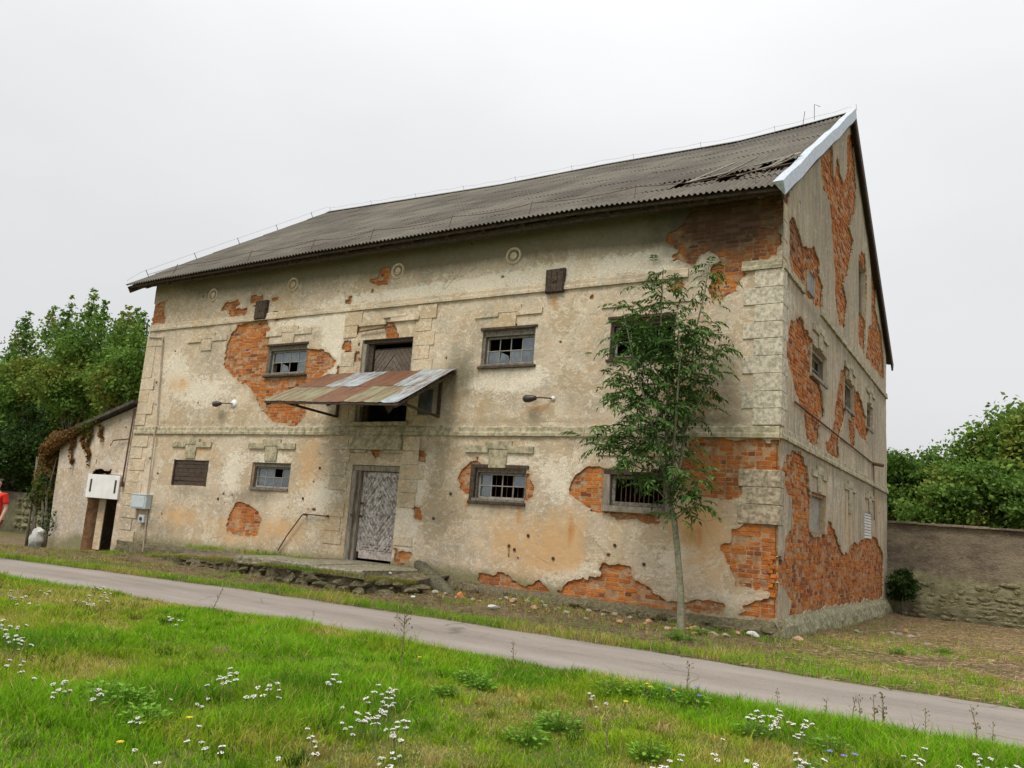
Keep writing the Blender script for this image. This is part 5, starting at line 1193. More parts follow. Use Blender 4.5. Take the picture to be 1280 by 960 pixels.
def tree(label, x, y, h, rx_, rz_, ctr, nleaf, size, mat, seed, shoots=(), trunk_r=.14, group='background trees', cat='tree', nclump=70, name='broadleaf_tree', ry_=None):
    rs = np.random.default_rng(seed); rr = random.Random(seed); ry_ = ry_ or rx_; size *= .86; nleaf = int(nleaf*1.25)
    T = thing(name, label, cat, (x, y, -.4), group)
    cz = ctr
    d = rs.normal(size=(nclump, 3)); d /= np.linalg.norm(d, axis=1)[:, None]; rad = rs.uniform(.35, 1, nclump)**.6
    cc = d*rad[:, None]*np.array([rx_, ry_, rz_])*.82+np.array([x, y, cz]); cr = rs.uniform(.16, .34, nclump)*min(rx_, rz_)
    for (px, pz, py_, ln) in shoots:
        for k in range(6): cc = np.vstack([cc, [px+rr.uniform(-.1, .1), py_, pz-ln*k/6]]); cr = np.append(cr, .14+.10*k)
    wt = cr**1.6; wt /= wt.sum(); idx = rs.choice(len(cc), nleaf, p=wt)
    dd_ = rs.normal(size=(nleaf, 3)); dd_ /= np.linalg.norm(dd_, axis=1)[:, None]; dd_[:, 2] *= .75
    P = cc[idx]+dd_*(cr[idx]*np.abs(rs.normal(.75, .35, nleaf)))[:, None]
    tone = rs.uniform(.1, .6, len(cc))[idx]+rs.normal(0, .15, nleaf)+.15
    P[:, 2] = np.maximum(P[:, 2], .1)
    leafcloud('crown', P, tone, size, mat, T, rs)
    m = MB(); top = (x+rr.uniform(-.2, .2), y, cz+rz_*.4)
    m.tube([(x, y, -.5), (x+.05, y, cz*.4), (x-.05, y+.05, cz*.8), top], [trunk_r, trunk_r*.8, trunk_r*.55, trunk_r*.2], 8); m.obj('trunk', [MBARK], T, True)
    m = MB()
    for k in rs.choice(nclump, min(26, nclump), replace=False):
        a = Vector((x, y, cz*.5+rr.uniform(-.2, .5)*rz_)); b = Vector(cc[k]); mid = a.lerp(b, .5)+Vector((0, 0, .15*rz_)); m.tube([a, mid, b], [trunk_r*.4, trunk_r*.25, trunk_r*.08], 5)
    m.obj('limbs', [MBARK], T, True)
    return T
def at(px, py, Y): p = onplane(px, py, 1, Y); return p
# left group
def shoot(px, py, Y, ln): p = at(px, py, Y); return (p[0], p[2], Y, ln)
tA = at(110, 400, 6)
tree('tall bright green tree with upright shoots left of the granary eave', tA[0], 6, 9, 2.5, 2.6, at(120, 470, 6)[2], 17000, .13, MLF[1], 1, shoots=[shoot(118, 362, 6, 2.4), shoot(90, 372, 6, 2.4), shoot(68, 385, 6, 2.0), shoot(36, 392, 6, 1.8), shoot(132, 378, 6, 2.0), shoot(172, 388, 6, 1.8), shoot(150, 400, 6, 1.6)])
tree('airy yellow-green tree touching the granary end wall below its eave', at(160, 470, 5)[0], 5, 8, 1.7, 2.0, at(160, 475, 5)[2], 7500, .13, MLF[1], 21, shoots=[shoot(180, 392, 5, 1.8), shoot(188, 430, 5, 1.5), shoot(160, 385, 5, 1.8)])
tree('bright bushy tree between the tall shoots and the left edge', at(50, 470, 7)[0], 7, 8, 2.3, 2.2, at(50, 480, 7)[2], 11000, .14, MLF[1], 22, shoots=[shoot(20, 425, 7, 1.6)])
tree('dense dark tree filling the gap behind the lean-to shed roof', at(150, 500, 9)[0], 9, 7, 3.2, 2.8, at(150, 480, 9)[2]-.6, 22000, .15, MLF[0], 2)
tree('mid green rounded tree at the left edge of the photo', at(15, 500, 10)[0], 10, 7, 3.8, 3.3, at(15, 510, 10)[2], 24000, .16, MLF[0], 3)
tree('dark low tree crown hanging over the low stone wall', at(20, 580, 6.8)[0], 6.8, 4, 3.4, 1.9, at(20, 575, 6.8)[2], 16000, .14, MLF[2], 4)
tree('deep green tree behind the creeper, left of the shed', at(85, 560, 7.5)[0], 7.5, 4, 2.8, 2.6, at(80, 550, 7.5)[2], 16000, .14, MLF[2], 5)
tree('far dark tree showing below the left crowns', at(-60, 560, 16)[0], 16, 8, 6.5, 5, 4.2, 14000, .22, MLF[2], 6)
# right group
for (lb, px, py, Y, rx_, rz_, nl, mt, sd, sz) in [
    ('big yellow-green tree rising highest at the right edge', 1292, 600, 24, 3.4, 3.4, 26000, MLF[1], 11, .16),
    ('bright rounded shrub tree just over the boundary wall', 1190, 636, 18.5, 2.4, 1.8, 17000, MLF[1], 12, .13),
    ('dull green tree nearest the gable corner over the wall', 1130, 612, 20, 2.3, 2.0, 15000, MLF[0], 13, .13),
    ('olive tree between the gable and the high tree', 1170, 640, 27, 3.4, 2.6, 16000, MLF[0], 14, .17),
    ('deep green crown low over the wall at the right edge', 1262, 640, 18, 2.8, 1.7, 17000, MLF[0], 15, .13),
    ('shadowy tree mass far behind the boundary wall', 1240, 640, 34, 8, 3.6, 18000, MLF[2], 16, .24)]:
    c = at(px, py, Y); tree(lb, c[0], Y, 6, rx_, rz_, c[2], nl, sz, mt, sd, group='trees beyond the boundary wall')
# vegetation in the wall corner
c = at(1122, 720, 13.9); tree('dark leafy bush growing in the corner of gable and boundary wall', c[0]+.1, 13.8, 1, .55, .6, .55, 2600, .07, MLF[2], 18, nclump=22, name='corner_bush', cat='bush', trunk_r=.02, group='bushes')
# creeper
CR = thing('virginia_creeper', 'rust-brown creeper draped over the roof end of the lean-to shed', 'creeper', (-22.7, .2, -.3))
rs = np.random.default_rng(44); pts = []
def addblob(x, y, z, r_, n_): 
    d = rs.normal(size=(n_, 3)); d /= np.linalg.norm(d, axis=1)[:, None]; pts.append(np.array([x, y, z])+d*r_*rs.uniform(.3, 1.1, n_)[:, None]*np.array([1, .6, 1]))
for t in np.linspace(0, 1, 26):
    x = -20.3-2.6*t; z_ = 3.78-.8*t-.2*t*t; addblob(x, -.10, z_+.0, .07+.17*t, int(110+300*t))
for t in np.linspace(0, 1, 18): addblob(-22.95-.3*t+rs.normal()*.12, .25, 3.0-1.7*t, .5-.12*t, 560)
for (x0_, zt_, zb_, n_) in [(-20.75, 3.5, 2.4, 260), (-21.1, 3.4, 2.9, 150), (-20.2, 3.6, 3.1, 80), (-21.6, 3.2, 2.3, 160)]:
    t = rs.uniform(0, 1, n_); t = t**1.6; pts.append(np.stack([x0_+.15*t+.06*np.sin(t*9)+rs.normal(0, .055, n_)*(1.1-t), np.full(n_, -.03)+rs.normal(0, .02, n_), zt_+(zb_-zt_)*t*rs.uniform(.8, 1.1, n_)], 1))
P = np.vstack(pts); leafcloud('foliage', P, rs.uniform(0, 1, len(P)), .085, MLF[3], CR, rs)
m = MB()
for k in range(9):
    x = -22.5-.12*k*rs.uniform(.6, 1.4); m.tube([(x+.3, .1, -.35), (x+rs.normal()*.15, .15, .6), (x-.1+rs.normal()*.2, .1, 1.5), (x-.1+rs.normal()*.2, .1, 2.6)], [.05, .04, .03, .015], 5)
m.obj('vine_stem', [MBARK], CR, True)
SH = thing('dark_shrub', 'dark twiggy shrub against the left side of the lean-to shed', 'shrub', (-22.7, .6, -.3))
cs = []
for k in range(40): addc = (rs.normal()*.35-22.85, .7+rs.normal()*.3, rs.uniform(.2, 2.4)); cs.append(addc)
P = np.vstack([np.array(c)+rs.normal(size=(130, 3))*.2 for c in cs]); leafcloud('foliage', P, rs.uniform(0, .7, len(P)), .07, MLF[2], SH, rs)
m = MB()
for k in range(12):
    a = rs.normal()*.2; m.tube([(-22.6+a*.5, .5, -.35), (-22.75+a*1.6, .45, .8), (-22.9+a*2.6, .5, 1.9)], [.035, .025, .01], 5)
m.obj('twig', [MBARK], SH, True)

# ------------------------------------------------------------------ ash sapling
SAP = thing('ash_sapling', 'slender young ash tree with feathery leaves standing against the front wall', 'tree', (-1.3, -.95, .03))
def TP(px, py, Y=-1.2): p = onplane(px, py, 1, Y); return Vector((float(p[0]), float(p[1]), float(p[2])))
base = Vector((-1.32, -.95, .0)); fork = TP(838, 632, -1.05)
m = MB(); m.tube([base+Vector((.02, 0, -.1)), base+Vector((0, 0, .05)), TP(851, 740, -.98), TP(847, 690, -1.0), TP(843, 650, -1.03), fork], [.085, .07, .056, .052, .05, .048], 9); m.obj('trunk', [MSTEM], SAP, True)
stems = [([fork, TP(832, 560, -1.1), TP(836, 480, -1.15), TP(826, 400, -1.2), TP(829, 335, -1.2)], .036),
         ([fork, TP(852, 570, -1.0), TP(862, 490, -.95), TP(868, 420, -1.0), TP(880, 370, -1.0), TP(886, 332, -1.0)], .034),
         ([fork, TP(826, 570, -1.4), TP(806, 500, -1.5), TP(790, 440, -1.5), TP(778, 385, -1.5)], .03),
         ([TP(838, 610, -1.1), TP(845, 520, -1.4), TP(850, 450, -1.5), TP(846, 385, -1.5)], .026),
         ([TP(856, 540, -1.0), TP(880, 490, -.9), TP(896, 440, -.9), TP(903, 418, -.9)], .02),
         ([TP(836, 600, -1.1), TP(800, 585, -1.3), TP(765, 565, -1.5), TP(740, 558, -1.5)], .018),
         ([TP(826, 560, -1.4), TP(795, 540, -1.7), TP(772, 500, -1.8), TP(765, 455, -1.8)], .02),
         ([TP(860, 500, -1), TP(876, 460, -1.3), TP(882, 420, -1.4)], .016),
         ([TP(843, 650, -1.03), TP(856, 640, -1.3), TP(872, 628, -1.4)], .014),
         ([TP(838, 632, -1.1), TP(822, 612, -1.4), TP(812, 600, -1.6)], .014),
         ([TP(832, 540, -1.1), TP(815, 470, -1.0), TP(808, 420, -.9)], .018),
         ([TP(834, 560, -1.1), TP(850, 590, -1.5), TP(866, 600, -1.6)], .014)]
def along(P, t):
    n_ = len(P)-1; k = min(int(t*n_), n_-1); return P[k].lerp(P[k+1], t*n_-k)
m = MB()
for P, r0 in stems: m.tube(P, [r0*(1-.75*i/(len(P)-1)) for i in range(len(P))], 6)
m.obj('branches', [MSTEM], SAP, True)
def ash_leaf(seed, nl=9, droop=.5):
    rs_ = random.Random(seed); m = MB(); L = 1.0
    def rach(t): return Vector((0, t*L, .18*math.sin(t*2.6)-droop*t*t*.6))
    pts_ = [rach(i/6) for i in range(7)]; m.tube(pts_, [.010, .009, .008, .007, .006, .005, .004], 3)
    npair = nl//2
    for i in range(npair+1):
        t = .28+.70*i/npair; c = rach(t); dr = (rach(min(t+.02, 1.0))-rach(t-.02)).normalized()
        for s_ in ((-1, 1) if i < npair else (0,)):
            d = (dr*(.62 if s_ else 1)+Vector((s_*.8, 0, -.15-rs_.uniform(0, .25)))).normalized(); ln = rs_.uniform(.30, .40)*(1-.25*abs(t-.6)); side = d.cross(Vector((0, 0, 1))).normalized(); w_ = ln*.20
            up_ = side.cross(d)
            tip = c+d*ln-Vector((0, 0, .05)); m1 = c+d*ln*.42
            vs = [c, m1+side*w_+up_*.02, tip, m1-side*w_+up_*.02, m1-up_*.015]
            m.add(vs, [(0, 1, 4), (1, 2, 4), (4, 2, 3), (0, 4, 3)], 0, rs_.uniform(.1, .9))
    return m.mesh('leaf', [MLF[4]])
lv = [ash_leaf(i, random.Random(i).choice([7, 9, 9, 11]), .3+.5*random.Random(i+9).random()) for i in range(10)]
placements = []; rr = random.Random(77)
for P, r0 in stems:
    ln = sum((P[i+1]-P[i]).length for i in range(len(P)-1)); n_ = int(ln*17)+8
    for k in range(n_):
        t = .22+.78*(k+rr.random())/n_; p = along(P, min(t, 1))
        if rr.random() < .55: 
            p = p+Vector((rr.gauss(0, .16), rr.gauss(0, .15), rr.gauss(0, .12)))
        placements.append((p, rr.uniform(.26, .44)*(1-.2*t)))
def blob(px, py, rx_, rz_, Y, n_):
    for k in range(n_):
        a = rr.uniform(0, 6.28); q_ = rr.random()**.5; placements.append((TP(px+math.cos(a)*rx_*q_, py+math.sin(a)*rz_*q_, Y+rr.uniform(-.3, .35)), rr.uniform(.26, .42)))
blob(800, 480, 44, 95, -1.35, 120); blob(812, 560, 44, 48, -1.3, 70); blob(852, 470, 42, 75, -1.15, 62); blob(775, 560, 34, 18, -1.4, 26); blob(858, 612, 26, 26, -1.3, 34); blob(820, 380, 26, 40, -1.3, 26); blob(882, 440, 22, 42, -1.0, 22); blob(868, 628, 16, 8, -1.35, 8); blob(846, 395, 34, 45, -1.1, 30); blob(795, 455, 34, 55, -1.2, 90); blob(838, 500, 46, 80, -1.0, 90); blob(800, 530, 46, 66, -1.5, 60); blob(820, 350, 14, 18, -1.2, 8); blob(886, 345, 12, 16, -1.0, 8); blob(780, 395, 16, 22, -1.4, 12); blob(755, 556, 26, 12, -1.5, 16); blob(852, 640, 26, 14, -1.3, 14)
rest = MB(); placements = [q_ for q_ in placements if rr.random() < .74]; placements.sort(key=lambda t: -t[1]); cnt = 0
for i, (p, s_) in enumerate(placements):
    az = rr.uniform(0, 6.283); el = rr.uniform(-.35, .55)
    if i < 300:
        o = link('leaf', lv[i % 10], SAP); o.location = p; o.rotation_euler = (el, rr.uniform(-.5, .5), az); o.scale = (s_,)*3
    else:
        M_ = Matrix.Translation(p) @ Matrix.Rotation(az, 4, 'Z') @ Matrix.Rotation(el, 4, 'X') @ Matrix.Scale(s_, 4); me = lv[i % 10]
        ts = [0.0]*len(me.vertices); me.attributes['tone'].data.foreach_get('value', ts); o_ = len(rest.v)
        rest.v += [tuple(M_ @ v.co) for v in me.vertices]; rest.t += ts; rest.f += [tuple(j+o_ for j in f.vertices) for f in me.polygons]; rest.m += [0]*len(me.polygons)
o = rest.obj('foliage', [MLF[4]], SAP); o['kind'] = 'stuff'

# ------------------------------------------------------------------ small things by the wall
MPOT = m_simple('orange_clay', [(.62, .25, .09), (.5, .18, .06)], 8)
o = link('clay_shard', rock_mesh('clay_shard', .10, .05, .085, MPOT, 5)); o.location = (-5.66, -1.1, .12); o.rotation_euler = (.3, .2, .4); setp(o, 'bright orange rounded clay shard lying in the rubble beside the log', 'shard')
m = MB(); m.tube([(-7.5, -.16, .56), (-7.25, -.3, .50), (-6.95, -.42, .36), (-6.6, -.58, .22), (-6.2, -.8, .10), (-5.95, -.95, .04)], [.09, .14, .16, .17, .15, .08], 10); o = m.obj('fallen_log', [MLOG], None, True); setp(o, 'dark rotten log slumped from the landing down to the rubble', 'log')
MWP = m_simple('dirty_white_plastic', [(.65, .65, .62), (.5, .5, .47)], 9)
for (px, py, lb, s_) in [(617, 764, 'crushed white plastic bottle lying on the verge below the wall', (.16, .06, .05)), (505, 742, 'pale pink stone on the verge in front of the terrace', (.07, .06, .05)), (516, 750, 'small white scrap beside the pale pink stone', (.05, .04, .03)), (955, 779, 'white plaster lump at the foot of the corner pier', (.12, .07, .06)), (487, 724, 'tiny white scrap on the terrace corner stones', (.04, .03, .03)), (998, 797, 'tan brick lump on bare soil beyond the corner', (.13, .09, .06))]:
    x, y = GR(px, py, .03 if py > 730 else .3)
    if px > 940 and px < 990: y = -.33; x = -.3
    o = link('debris_lump', rock_mesh('debris_lump', *s_, MWP if 'white' in lb else m_simple('tan_lump', [(.45, .30, .2), (.36, .22, .14)], 8), px)); o.location = (x, y, float(gheight(x, y))+s_[2]*.7 if py > 730 else .42); o.rotation_euler = (0, .1, px); setp(o, lb, 'lump' if 'bottle' not in lb else 'bottle')
r = random.Random(99); ver = [rock_mesh('rubble_stone', 1, 1, 1, MSTONE if i % 3 else m_simple('brick_lump', [(.40, .15, .06), (.26, .12, .06), (.45, .33, .22)], 6), 90+i) for i in range(9)]
for i in range(60):
    x = r.uniform(-6.3, .2) if i < 42 else r.uniform(-.2, 3.6); y = r.uniform(-1.4, -.25) if i < 42 else r.uniform(.5, 9)
    if i >= 42: x = abs(x)+.3
    s_ = r.uniform(.03, .085); o = link('rubble_stone', ver[i % 9]); o.location = (x, y, float(gheight(x, y))+s_*.3); o.scale = (s_*1.3, s_, s_*.7); o.rotation_euler = (0, 0, r.uniform(0, 6)); setp(o, 'small weathered stone or brick lump in the rubble at the wall foot', 'stone', 'loose rubble at the wall foot')
# rubbish sack leaning on shed
def sack():
    import bmesh
    bm = bmesh.new(); bmesh.ops.create_uvsphere(bm, u_segments=22, v_segments=16, radius=1)
    r_ = random.Random(2)
    for v in bm.verts:
        t = v.co.z; w_ = 1-.25*max(t, 0); fold = 1+.10*math.sin(math.atan2(v.co.y, v.co.x)*5+t*3)*(.4+.6*abs(t))
        v.co = Vector((v.co.x*.25*w_*fold, v.co.y*.15*w_*fold, t*.40)); v.co += Vector((.03*math.sin(t*9), 0, .02*math.sin(v.co.x*30)))
        if t > .8: v.co.x += .05*(1 if v.co.x > 0 else -1)
    for f in bm.faces: f.material_index = 1 if f.calc_center_median().z < -.08+.1*math.sin(f.calc_center_median().x*20) else 0; f.smooth = True
    me = bpy.data.meshes.new('rubbish_sack'); bm.to_mesh(me); bm.free(); me.materials.append(m_simple('white_sack', [(.62, .62, .58), (.5, .5, .48)], 7, .6, .8, .03)); me.materials.append(m_simple('green_sack', [(.22, .30, .26), (.12, .17, .14), (.45, .5, .46)], 7, .6, .8, .03)); return me
o = link('rubbish_sack', sack()); o.location = (-21.95, -.42, .06); o.rotation_euler = (.15, .5, .2); setp(o, 'white and green rubbish sack leaning against the shed corner', 'sack')

# ------------------------------------------------------------------ person in red at the left edge
def person():
    px_, py_ = GR(-19, 702, -.03); px_ -= .02; T = thing('person', 'person in a red shirt and dark red trousers at the left edge of the photo', 'person', (px_, py_, -.03))
    def skin(name, verts, edges, mat, root=0, sub=2):
        me = bpy.data.meshes.new(name); me.from_pydata([v[0] for v in verts], edges, []); me.materials.append(mat); o = bpy.data.objects.new(name, me); COL.objects.link(o); o.location = (px_, py_, -.03); o.rotation_euler = (0, 0, .5)
        md = o.modifiers.new('skin', 'SKIN'); md.use_smooth_shade = True
        for i, v in enumerate(verts): me.skin_vertices[0].data[i].radius = (v[1], v[2] if len(v) > 2 else v[1])
        me.skin_vertices[0].data[root].use_root = True; s_ = o.modifiers.new('sub', 'SUBSURF'); s_.levels = sub; s_.render_levels = sub
        o.parent = T; o.matrix_parent_inverse = Matrix.Translation(-T.location); return o
    MSK = m_simple('skin_tone', [(.50, .30, .22), (.45, .26, .18)], 8); MRED = m_simple('red_cotton', [(.66, .035, .02), (.58, .03, .018)], 6); MDR = m_simple('dark_red_cloth', [(.30, .05, .04), (.24, .04, .035)], 6); MHAIR = m_simple('brown_hair', [(.06, .035, .02), (.04, .025, .015)], 20); MSH = m_simple('dark_shoe', [(.04, .035, .03), (.06, .05, .04)], 10)
    B = [((0, 0, .95), .13, .1), ((0, 0, 1.2), .13, .1), ((0, 0, 1.4), .13, .09), ((0, -.01, 1.5), .055), ((0, -.02, 1.56), .06), ((0, -.03, 1.63), .09, .1), ((0, -.02, 1.71), .08, .09)]
    E = [(0, 1), (1, 2), (2, 3), (3, 4), (4, 5), (5, 6)]
    for s_ in (-1, 1):
        o = len(B); B += [((s_*.19, 0, 1.4), .055), ((s_*.25, .03, 1.14), .042), ((s_*.27, -.1, .92), .032), ((s_*.27, -.14, .86), .03, .018), ((s_*.265, -.17, .80), .034, .016)]
        E += [(2, o), (o, o+1), (o+1, o+2), (o+2, o+3), (o+3, o+4)]
        for k, (dx, dl) in enumerate([(-.026, .055), (-.009, .07), (.009, .075), (.026, .06)]):
            q_ = len(B); B += [((s_*.265+dx, -.185, .775), .009), ((s_*.265+dx, -.19, .775-dl*.5), .008), ((s_*.265+dx, -.18, .775-dl), .007)]; E += [(o+4, q_), (q_, q_+1), (q_+1, q_+2)]
        q_ = len(B); B += [((s_*.265-s_*.035, -.16, .83), .010), ((s_*.265-s_*.05, -.185, .79), .009)]; E += [(o+3, q_), (q_, q_+1)]
        h_ = len(B); B += [((s_*.09, 0, .86), .095), ((s_*.1, -.03+s_*.08, .5), .06), ((s_*.1, .02+s_*.1, .1), .04), ((s_*.1, -.1+s_*.1, .04), .04, .03)]
        E += [(0, h_), (h_, h_+1), (h_+1, h_+2), (h_+2, h_+3)]
    skin('body', B, E, MSK)
    V = [((0, 0, .88), .18, .15), ((0, 0, 1.1), .17, .15), ((0, 0, 1.3), .175, .13), ((0, 0, 1.43), .16, .115)]; Ee = [(0, 1), (1, 2), (2, 3)]
    for s_ in (-1, 1): o = len(V); V += [((s_*.19, 0, 1.41), .075), ((s_*.245, .02, 1.2), .065)]; Ee += [(3, o), (o, o+1)]
    skin('shirt', V, Ee, MRED)
    V = [((0, 0, .9), .15, .12)]; Ee = []
    for s_ in (-1, 1): o = len(V); V += [((s_*.09, 0, .8), .11), ((s_*.1, -.03+s_*.08, .5), .08), ((s_*.1, .02+s_*.1, .12), .065)]; Ee += [(0, o), (o, o+1), (o+1, o+2)]
    skin('trousers', V, Ee, MDR)
    skin('hair', [((0, .02, 1.74), .09, .1), ((0, .05, 1.68), .08, .08)], [(0, 1)], MHAIR)
    for s_ in (-1, 1): skin('shoe', [((s_*.1, .05+s_*.1, .045), .05, .045), ((s_*.1, -.1+s_*.1, .035), .048, .035), ((s_*.1, -.16+s_*.1, .03), .035, .025)], [(0, 1), (1, 2)], MSH)
    skin('face', [((0, -.125, 1.635), .014), ((0, -.135, 1.615), .016)], [(0, 1)], MSK, sub=1)
    m = MB()
    for s_ in (-1, 1): m.tube([(s_*.033, -.118, 1.655), (s_*.033, -.126, 1.655)], .011, 8)
    m.tube([(-.025, -.118, 1.585), (0, -.127, 1.583), (.025, -.118, 1.585)], .006, 5)
    o = m.obj('facial_features', [MHAIR]); o.location = (px_, py_, -.03); o.rotation_euler = (0, 0, .5); o.parent = T; o.matrix_parent_inverse = Matrix.Translation(-T.location)
person()

# ------------------------------------------------------------------ grass
def blades(name, X, Y, H, W_, col, lean, rs, mat=MGR, zoff=0.0):
    n_ = len(X); Z0 = gheight(X, Y)+zoff; az = rs.uniform(0, 2*math.pi, n_); dx, dy = np.cos(az), np.sin(az); ld_ = rs.uniform(0, 2*math.pi, n_); lx = np.cos(ld_)*lean*H; ly = np.sin(ld_)*lean*H
    b = np.stack([X, Y, Z0-.01], 1); wv = np.stack([dx, dy, dx*0], 1)*W_[:, None]/2; L = np.stack([lx, ly, np.zeros(n_)], 1); up_ = np.zeros((n_, 3)); up_[:, 2] = 1
    m1 = b+up_*(H*.55)[:, None]+L*.35; tip = b+up_*(H*np.sqrt(np.clip(1-lean*lean*.6, .2, 1)))[:, None]+L
    V = np.stack([b-wv, b+wv, m1+wv*.8, m1-wv*.8, tip], 1).reshape(-1, 3); base_ = (np.arange(n_)*5)[:, None]
    L4 = (base_+np.array([0, 1, 2, 3])[None]); L3 = (base_+np.array([3, 2, 4])[None]); loops = np.concatenate([L4.ravel(), L3.ravel()]); sizes = np.concatenate([np.full(n_, 4), np.full(n_, 3)])
    c4 = np.concatenate([col, np.ones((n_, 1))], 1); cc = np.repeat(c4[:, None], 5, 1); cc[:, 4, :3] *= 1.15
    o = link(name, npmesh(name, V, loops, sizes, mat, None, False, None, {'gcol': cc.reshape(-1, 4)})); return setp(o, kind='stuff')
rs = np.random.default_rng(3)
G = [np.array(c) for c in [(.20, .41, .014), (.12, .28, .014), (.29, .41, .02), (.46, .38, .10), (.58, .48, .2), (.06, .14, .015)]]
def gcolor(X, Y, rs, dryb=0.0):
    lush = fbm(X*.55, Y*.7, 21, 3); dry = fbm(X*.8+9, Y*.9, 22, 3)+dryb; dk = fbm(X*1.1, Y*1.1, 25, 3); u = rs.random(len(X))
    c = np.empty((len(X), 3)); c[:] = G[0]
    c = c*(1-smooth(.5, .66, dk)[:, None])+G[1]*smooth(.5, .66, dk)[:, None]
    t = smooth(.46, .62, dry)[:, None]; c = c*(1-t*.85)+G[2]*t*.85
    m_ = u < (.10+.55*smooth(.56, .72, dry)); c[m_] = G[3]; m_ = u < (.03+.28*smooth(.62, .76, dry)); c[m_] = G[4]; m_ = u > .93; c[m_] = G[5]
    return c*rs.uniform(.75, 1.25, (len(X), 1)), lush, dry
def inview(X, Y, mg=240):
    d = np.stack([X-CP[0], Y-CP[1], 0*X+.1-CP[2]], 1); zc = d@_f; u = 640+CF*(d@_r)/zc; v = 480-CF*(d@_u)/zc; return (zc > .5) & (u > -mg) & (u < 1280+mg) & (v < 1150)
# foreground meadow
N0 = 1500000; X = rs.uniform(-34, 7, N0); Y = -6.0-(rs.random(N0))*8.5; k = inview(X, Y) & (Y < road_near(X)+.08); dist = np.hypot(X-CP[0], Y-CP[1]); pk = np.clip(9/dist, .12, 1)**1.4; k &= rs.random(N0) < pk
X, Y, dist = X[k], Y[k], dist[k]; c, lush, dry = gcolor(X, Y, rs, dryb=-.035+.06*smooth(-8.5, -10, Y))
edge_ = smooth(1.6, .3, road_near(X)-Y); H = (.06+.13*smooth(.4, .62, lush)+.07*edge_)*rs.uniform(.5, 1.35, len(X))*(1-.3*smooth(.6, .7, dry)); H *= (smooth(-.1, .5, road_near(X)-Y)*.6+.4)*.78
print('meadow blades', len(X))
blades('meadow_grass', X, Y, H, .0062*rs.uniform(.7, 1.4, len(X))*np.clip(dist/8, 1, 2.6), c, rs.uniform(.2, 1.0, len(X)), rs)
# tussocks give the meadow its clumps
NT_ = 2600; TX = rs.uniform(-30, 6, NT_); TY = road_near(TX)-.1-rs.random(NT_)**1.3*7.5; k = inview(TX, TY); TX, TY = TX[k], TY[k]
dT = np.hypot(TX-CP[0], TY-CP[1]); k = rs.random(len(TX)) < np.clip(11/dT, .25, 1); TX, TY = TX[k], TY[k]
nb_ = 46; sz = rs.uniform(.5, 1.25, len(TX))*(.75+.5*smooth(.42, .62, fbm(TX*.55, TY*.7, 21, 3)))
X = (TX[:, None]+rs.normal(0, .055, (len(TX), nb_))*sz[:, None]).ravel(); Y = (TY[:, None]+rs.normal(0, .055, (len(TX), nb_))*sz[:, None]).ravel(); Y = np.minimum(Y, road_near(X)-.02)
hh = (sz[:, None]*rs.uniform(.06, .185, (len(TX), nb_))).ravel(); tc_, _, _ = gcolor(TX, TY, rs, -.06); tc_ *= rs.uniform(.45, 1.15, (len(TX), 1)); c = np.repeat(tc_[:, None], nb_, 1).reshape(-1, 3)*rs.uniform(.75, 1.25, (len(X), 1))
print('tussock blades', len(X)); blades('grass_tussocks', X, Y, hh, .0068*rs.uniform(.7, 1.5, len(X)), c, rs.uniform(.2, .95, len(X)), rs)
# verge between road and wall
N1 = 620000; X = rs.uniform(-26, 9, N1); Y = rs.uniform(-5.5, 13, N1); f_ = road_far(X); k = (Y > f_-.10+.12*fbm(X*3, Y*0, 12, 3)) & inview(X, Y) & ~((X < 0) & (Y > -.15)); dv = Y-f_
gr = smooth(.95, .25, dv)*1.0+smooth(.5, .64, fbm(X*1.6, Y*2.2, 58, 3))*.15+smooth(.52, .66, fbm(X*.9, Y*1.4, 55, 3))*.55*smooth(3.2, 1, dv)+.05+smooth(-1, 1.5, X)*smooth(3.0, 1.5, dv)*.7+smooth(.5, .62, fbm(X*.7, Y*.7, 56, 3))*smooth(0, 1, X)*.5*smooth(9, 5, dv)
k &= rs.random(N1) < gr; k &= ~((X > -15) & (X < -6.9) & (Y > -2.0))
X, Y, dv = X[k], Y[k], dv[k]; c, lush, dry = gcolor(X*1.7, Y*1.7, rs, .0+.13*smooth(.5, 2.2, dv)); print('verge blades', len(X))
blades('verge_grass', X, Y, (.05+.07*lush+.03*smooth(.9, .2, dv))*rs.uniform(.5, 1.4, len(X)), .007*rs.uniform(.7, 1.4, len(X)), c, rs.uniform(.2, .9, len(X)), rs)
# hay and dry litter
N2 = 330000; X = rs.uniform(-24, 8, N2); Y = rs.uniform(-4.2, 14, N2); k = inview(X, Y) & (Y > road_far(X)-.28*rs.random(N2)**3) & ~((X < 0) & (Y > -.1)) & ~((X > -15) & (X < -6.9) & (Y > -1.9))
k &= rs.random(N2) < .2+.45*smooth(0, 1, X)+.5*smooth(.4, .6, fbm(X*1.2, Y*1.6, 66, 3)); X, Y = X[k], Y[k]; n_ = len(X); hc = (.72+.6*smooth(-.5, 1.5, X))[:, None]*np.array([(.34, .24, .13), (.22, .14, .075), (.46, .35, .22), (.12, .08, .05)])[rs.integers(0, 4, n_)]*rs.uniform(.8, 1.2, (n_, 1))
ang = rs.normal(.3, .7, n_); ln = rs.uniform(.03, .12, n_); zz_ = gheight(X, Y)+rs.uniform(.012, .035, n_); dvec = np.stack([np.cos(ang), np.sin(ang), rs.normal(0, .15, n_)], 1)*ln[:, None]; sd_ = np.stack([-np.sin(ang), np.cos(ang), 0*ang+.2], 1)*(.003+.006*(rs.random(n_) < .2))[:, None]
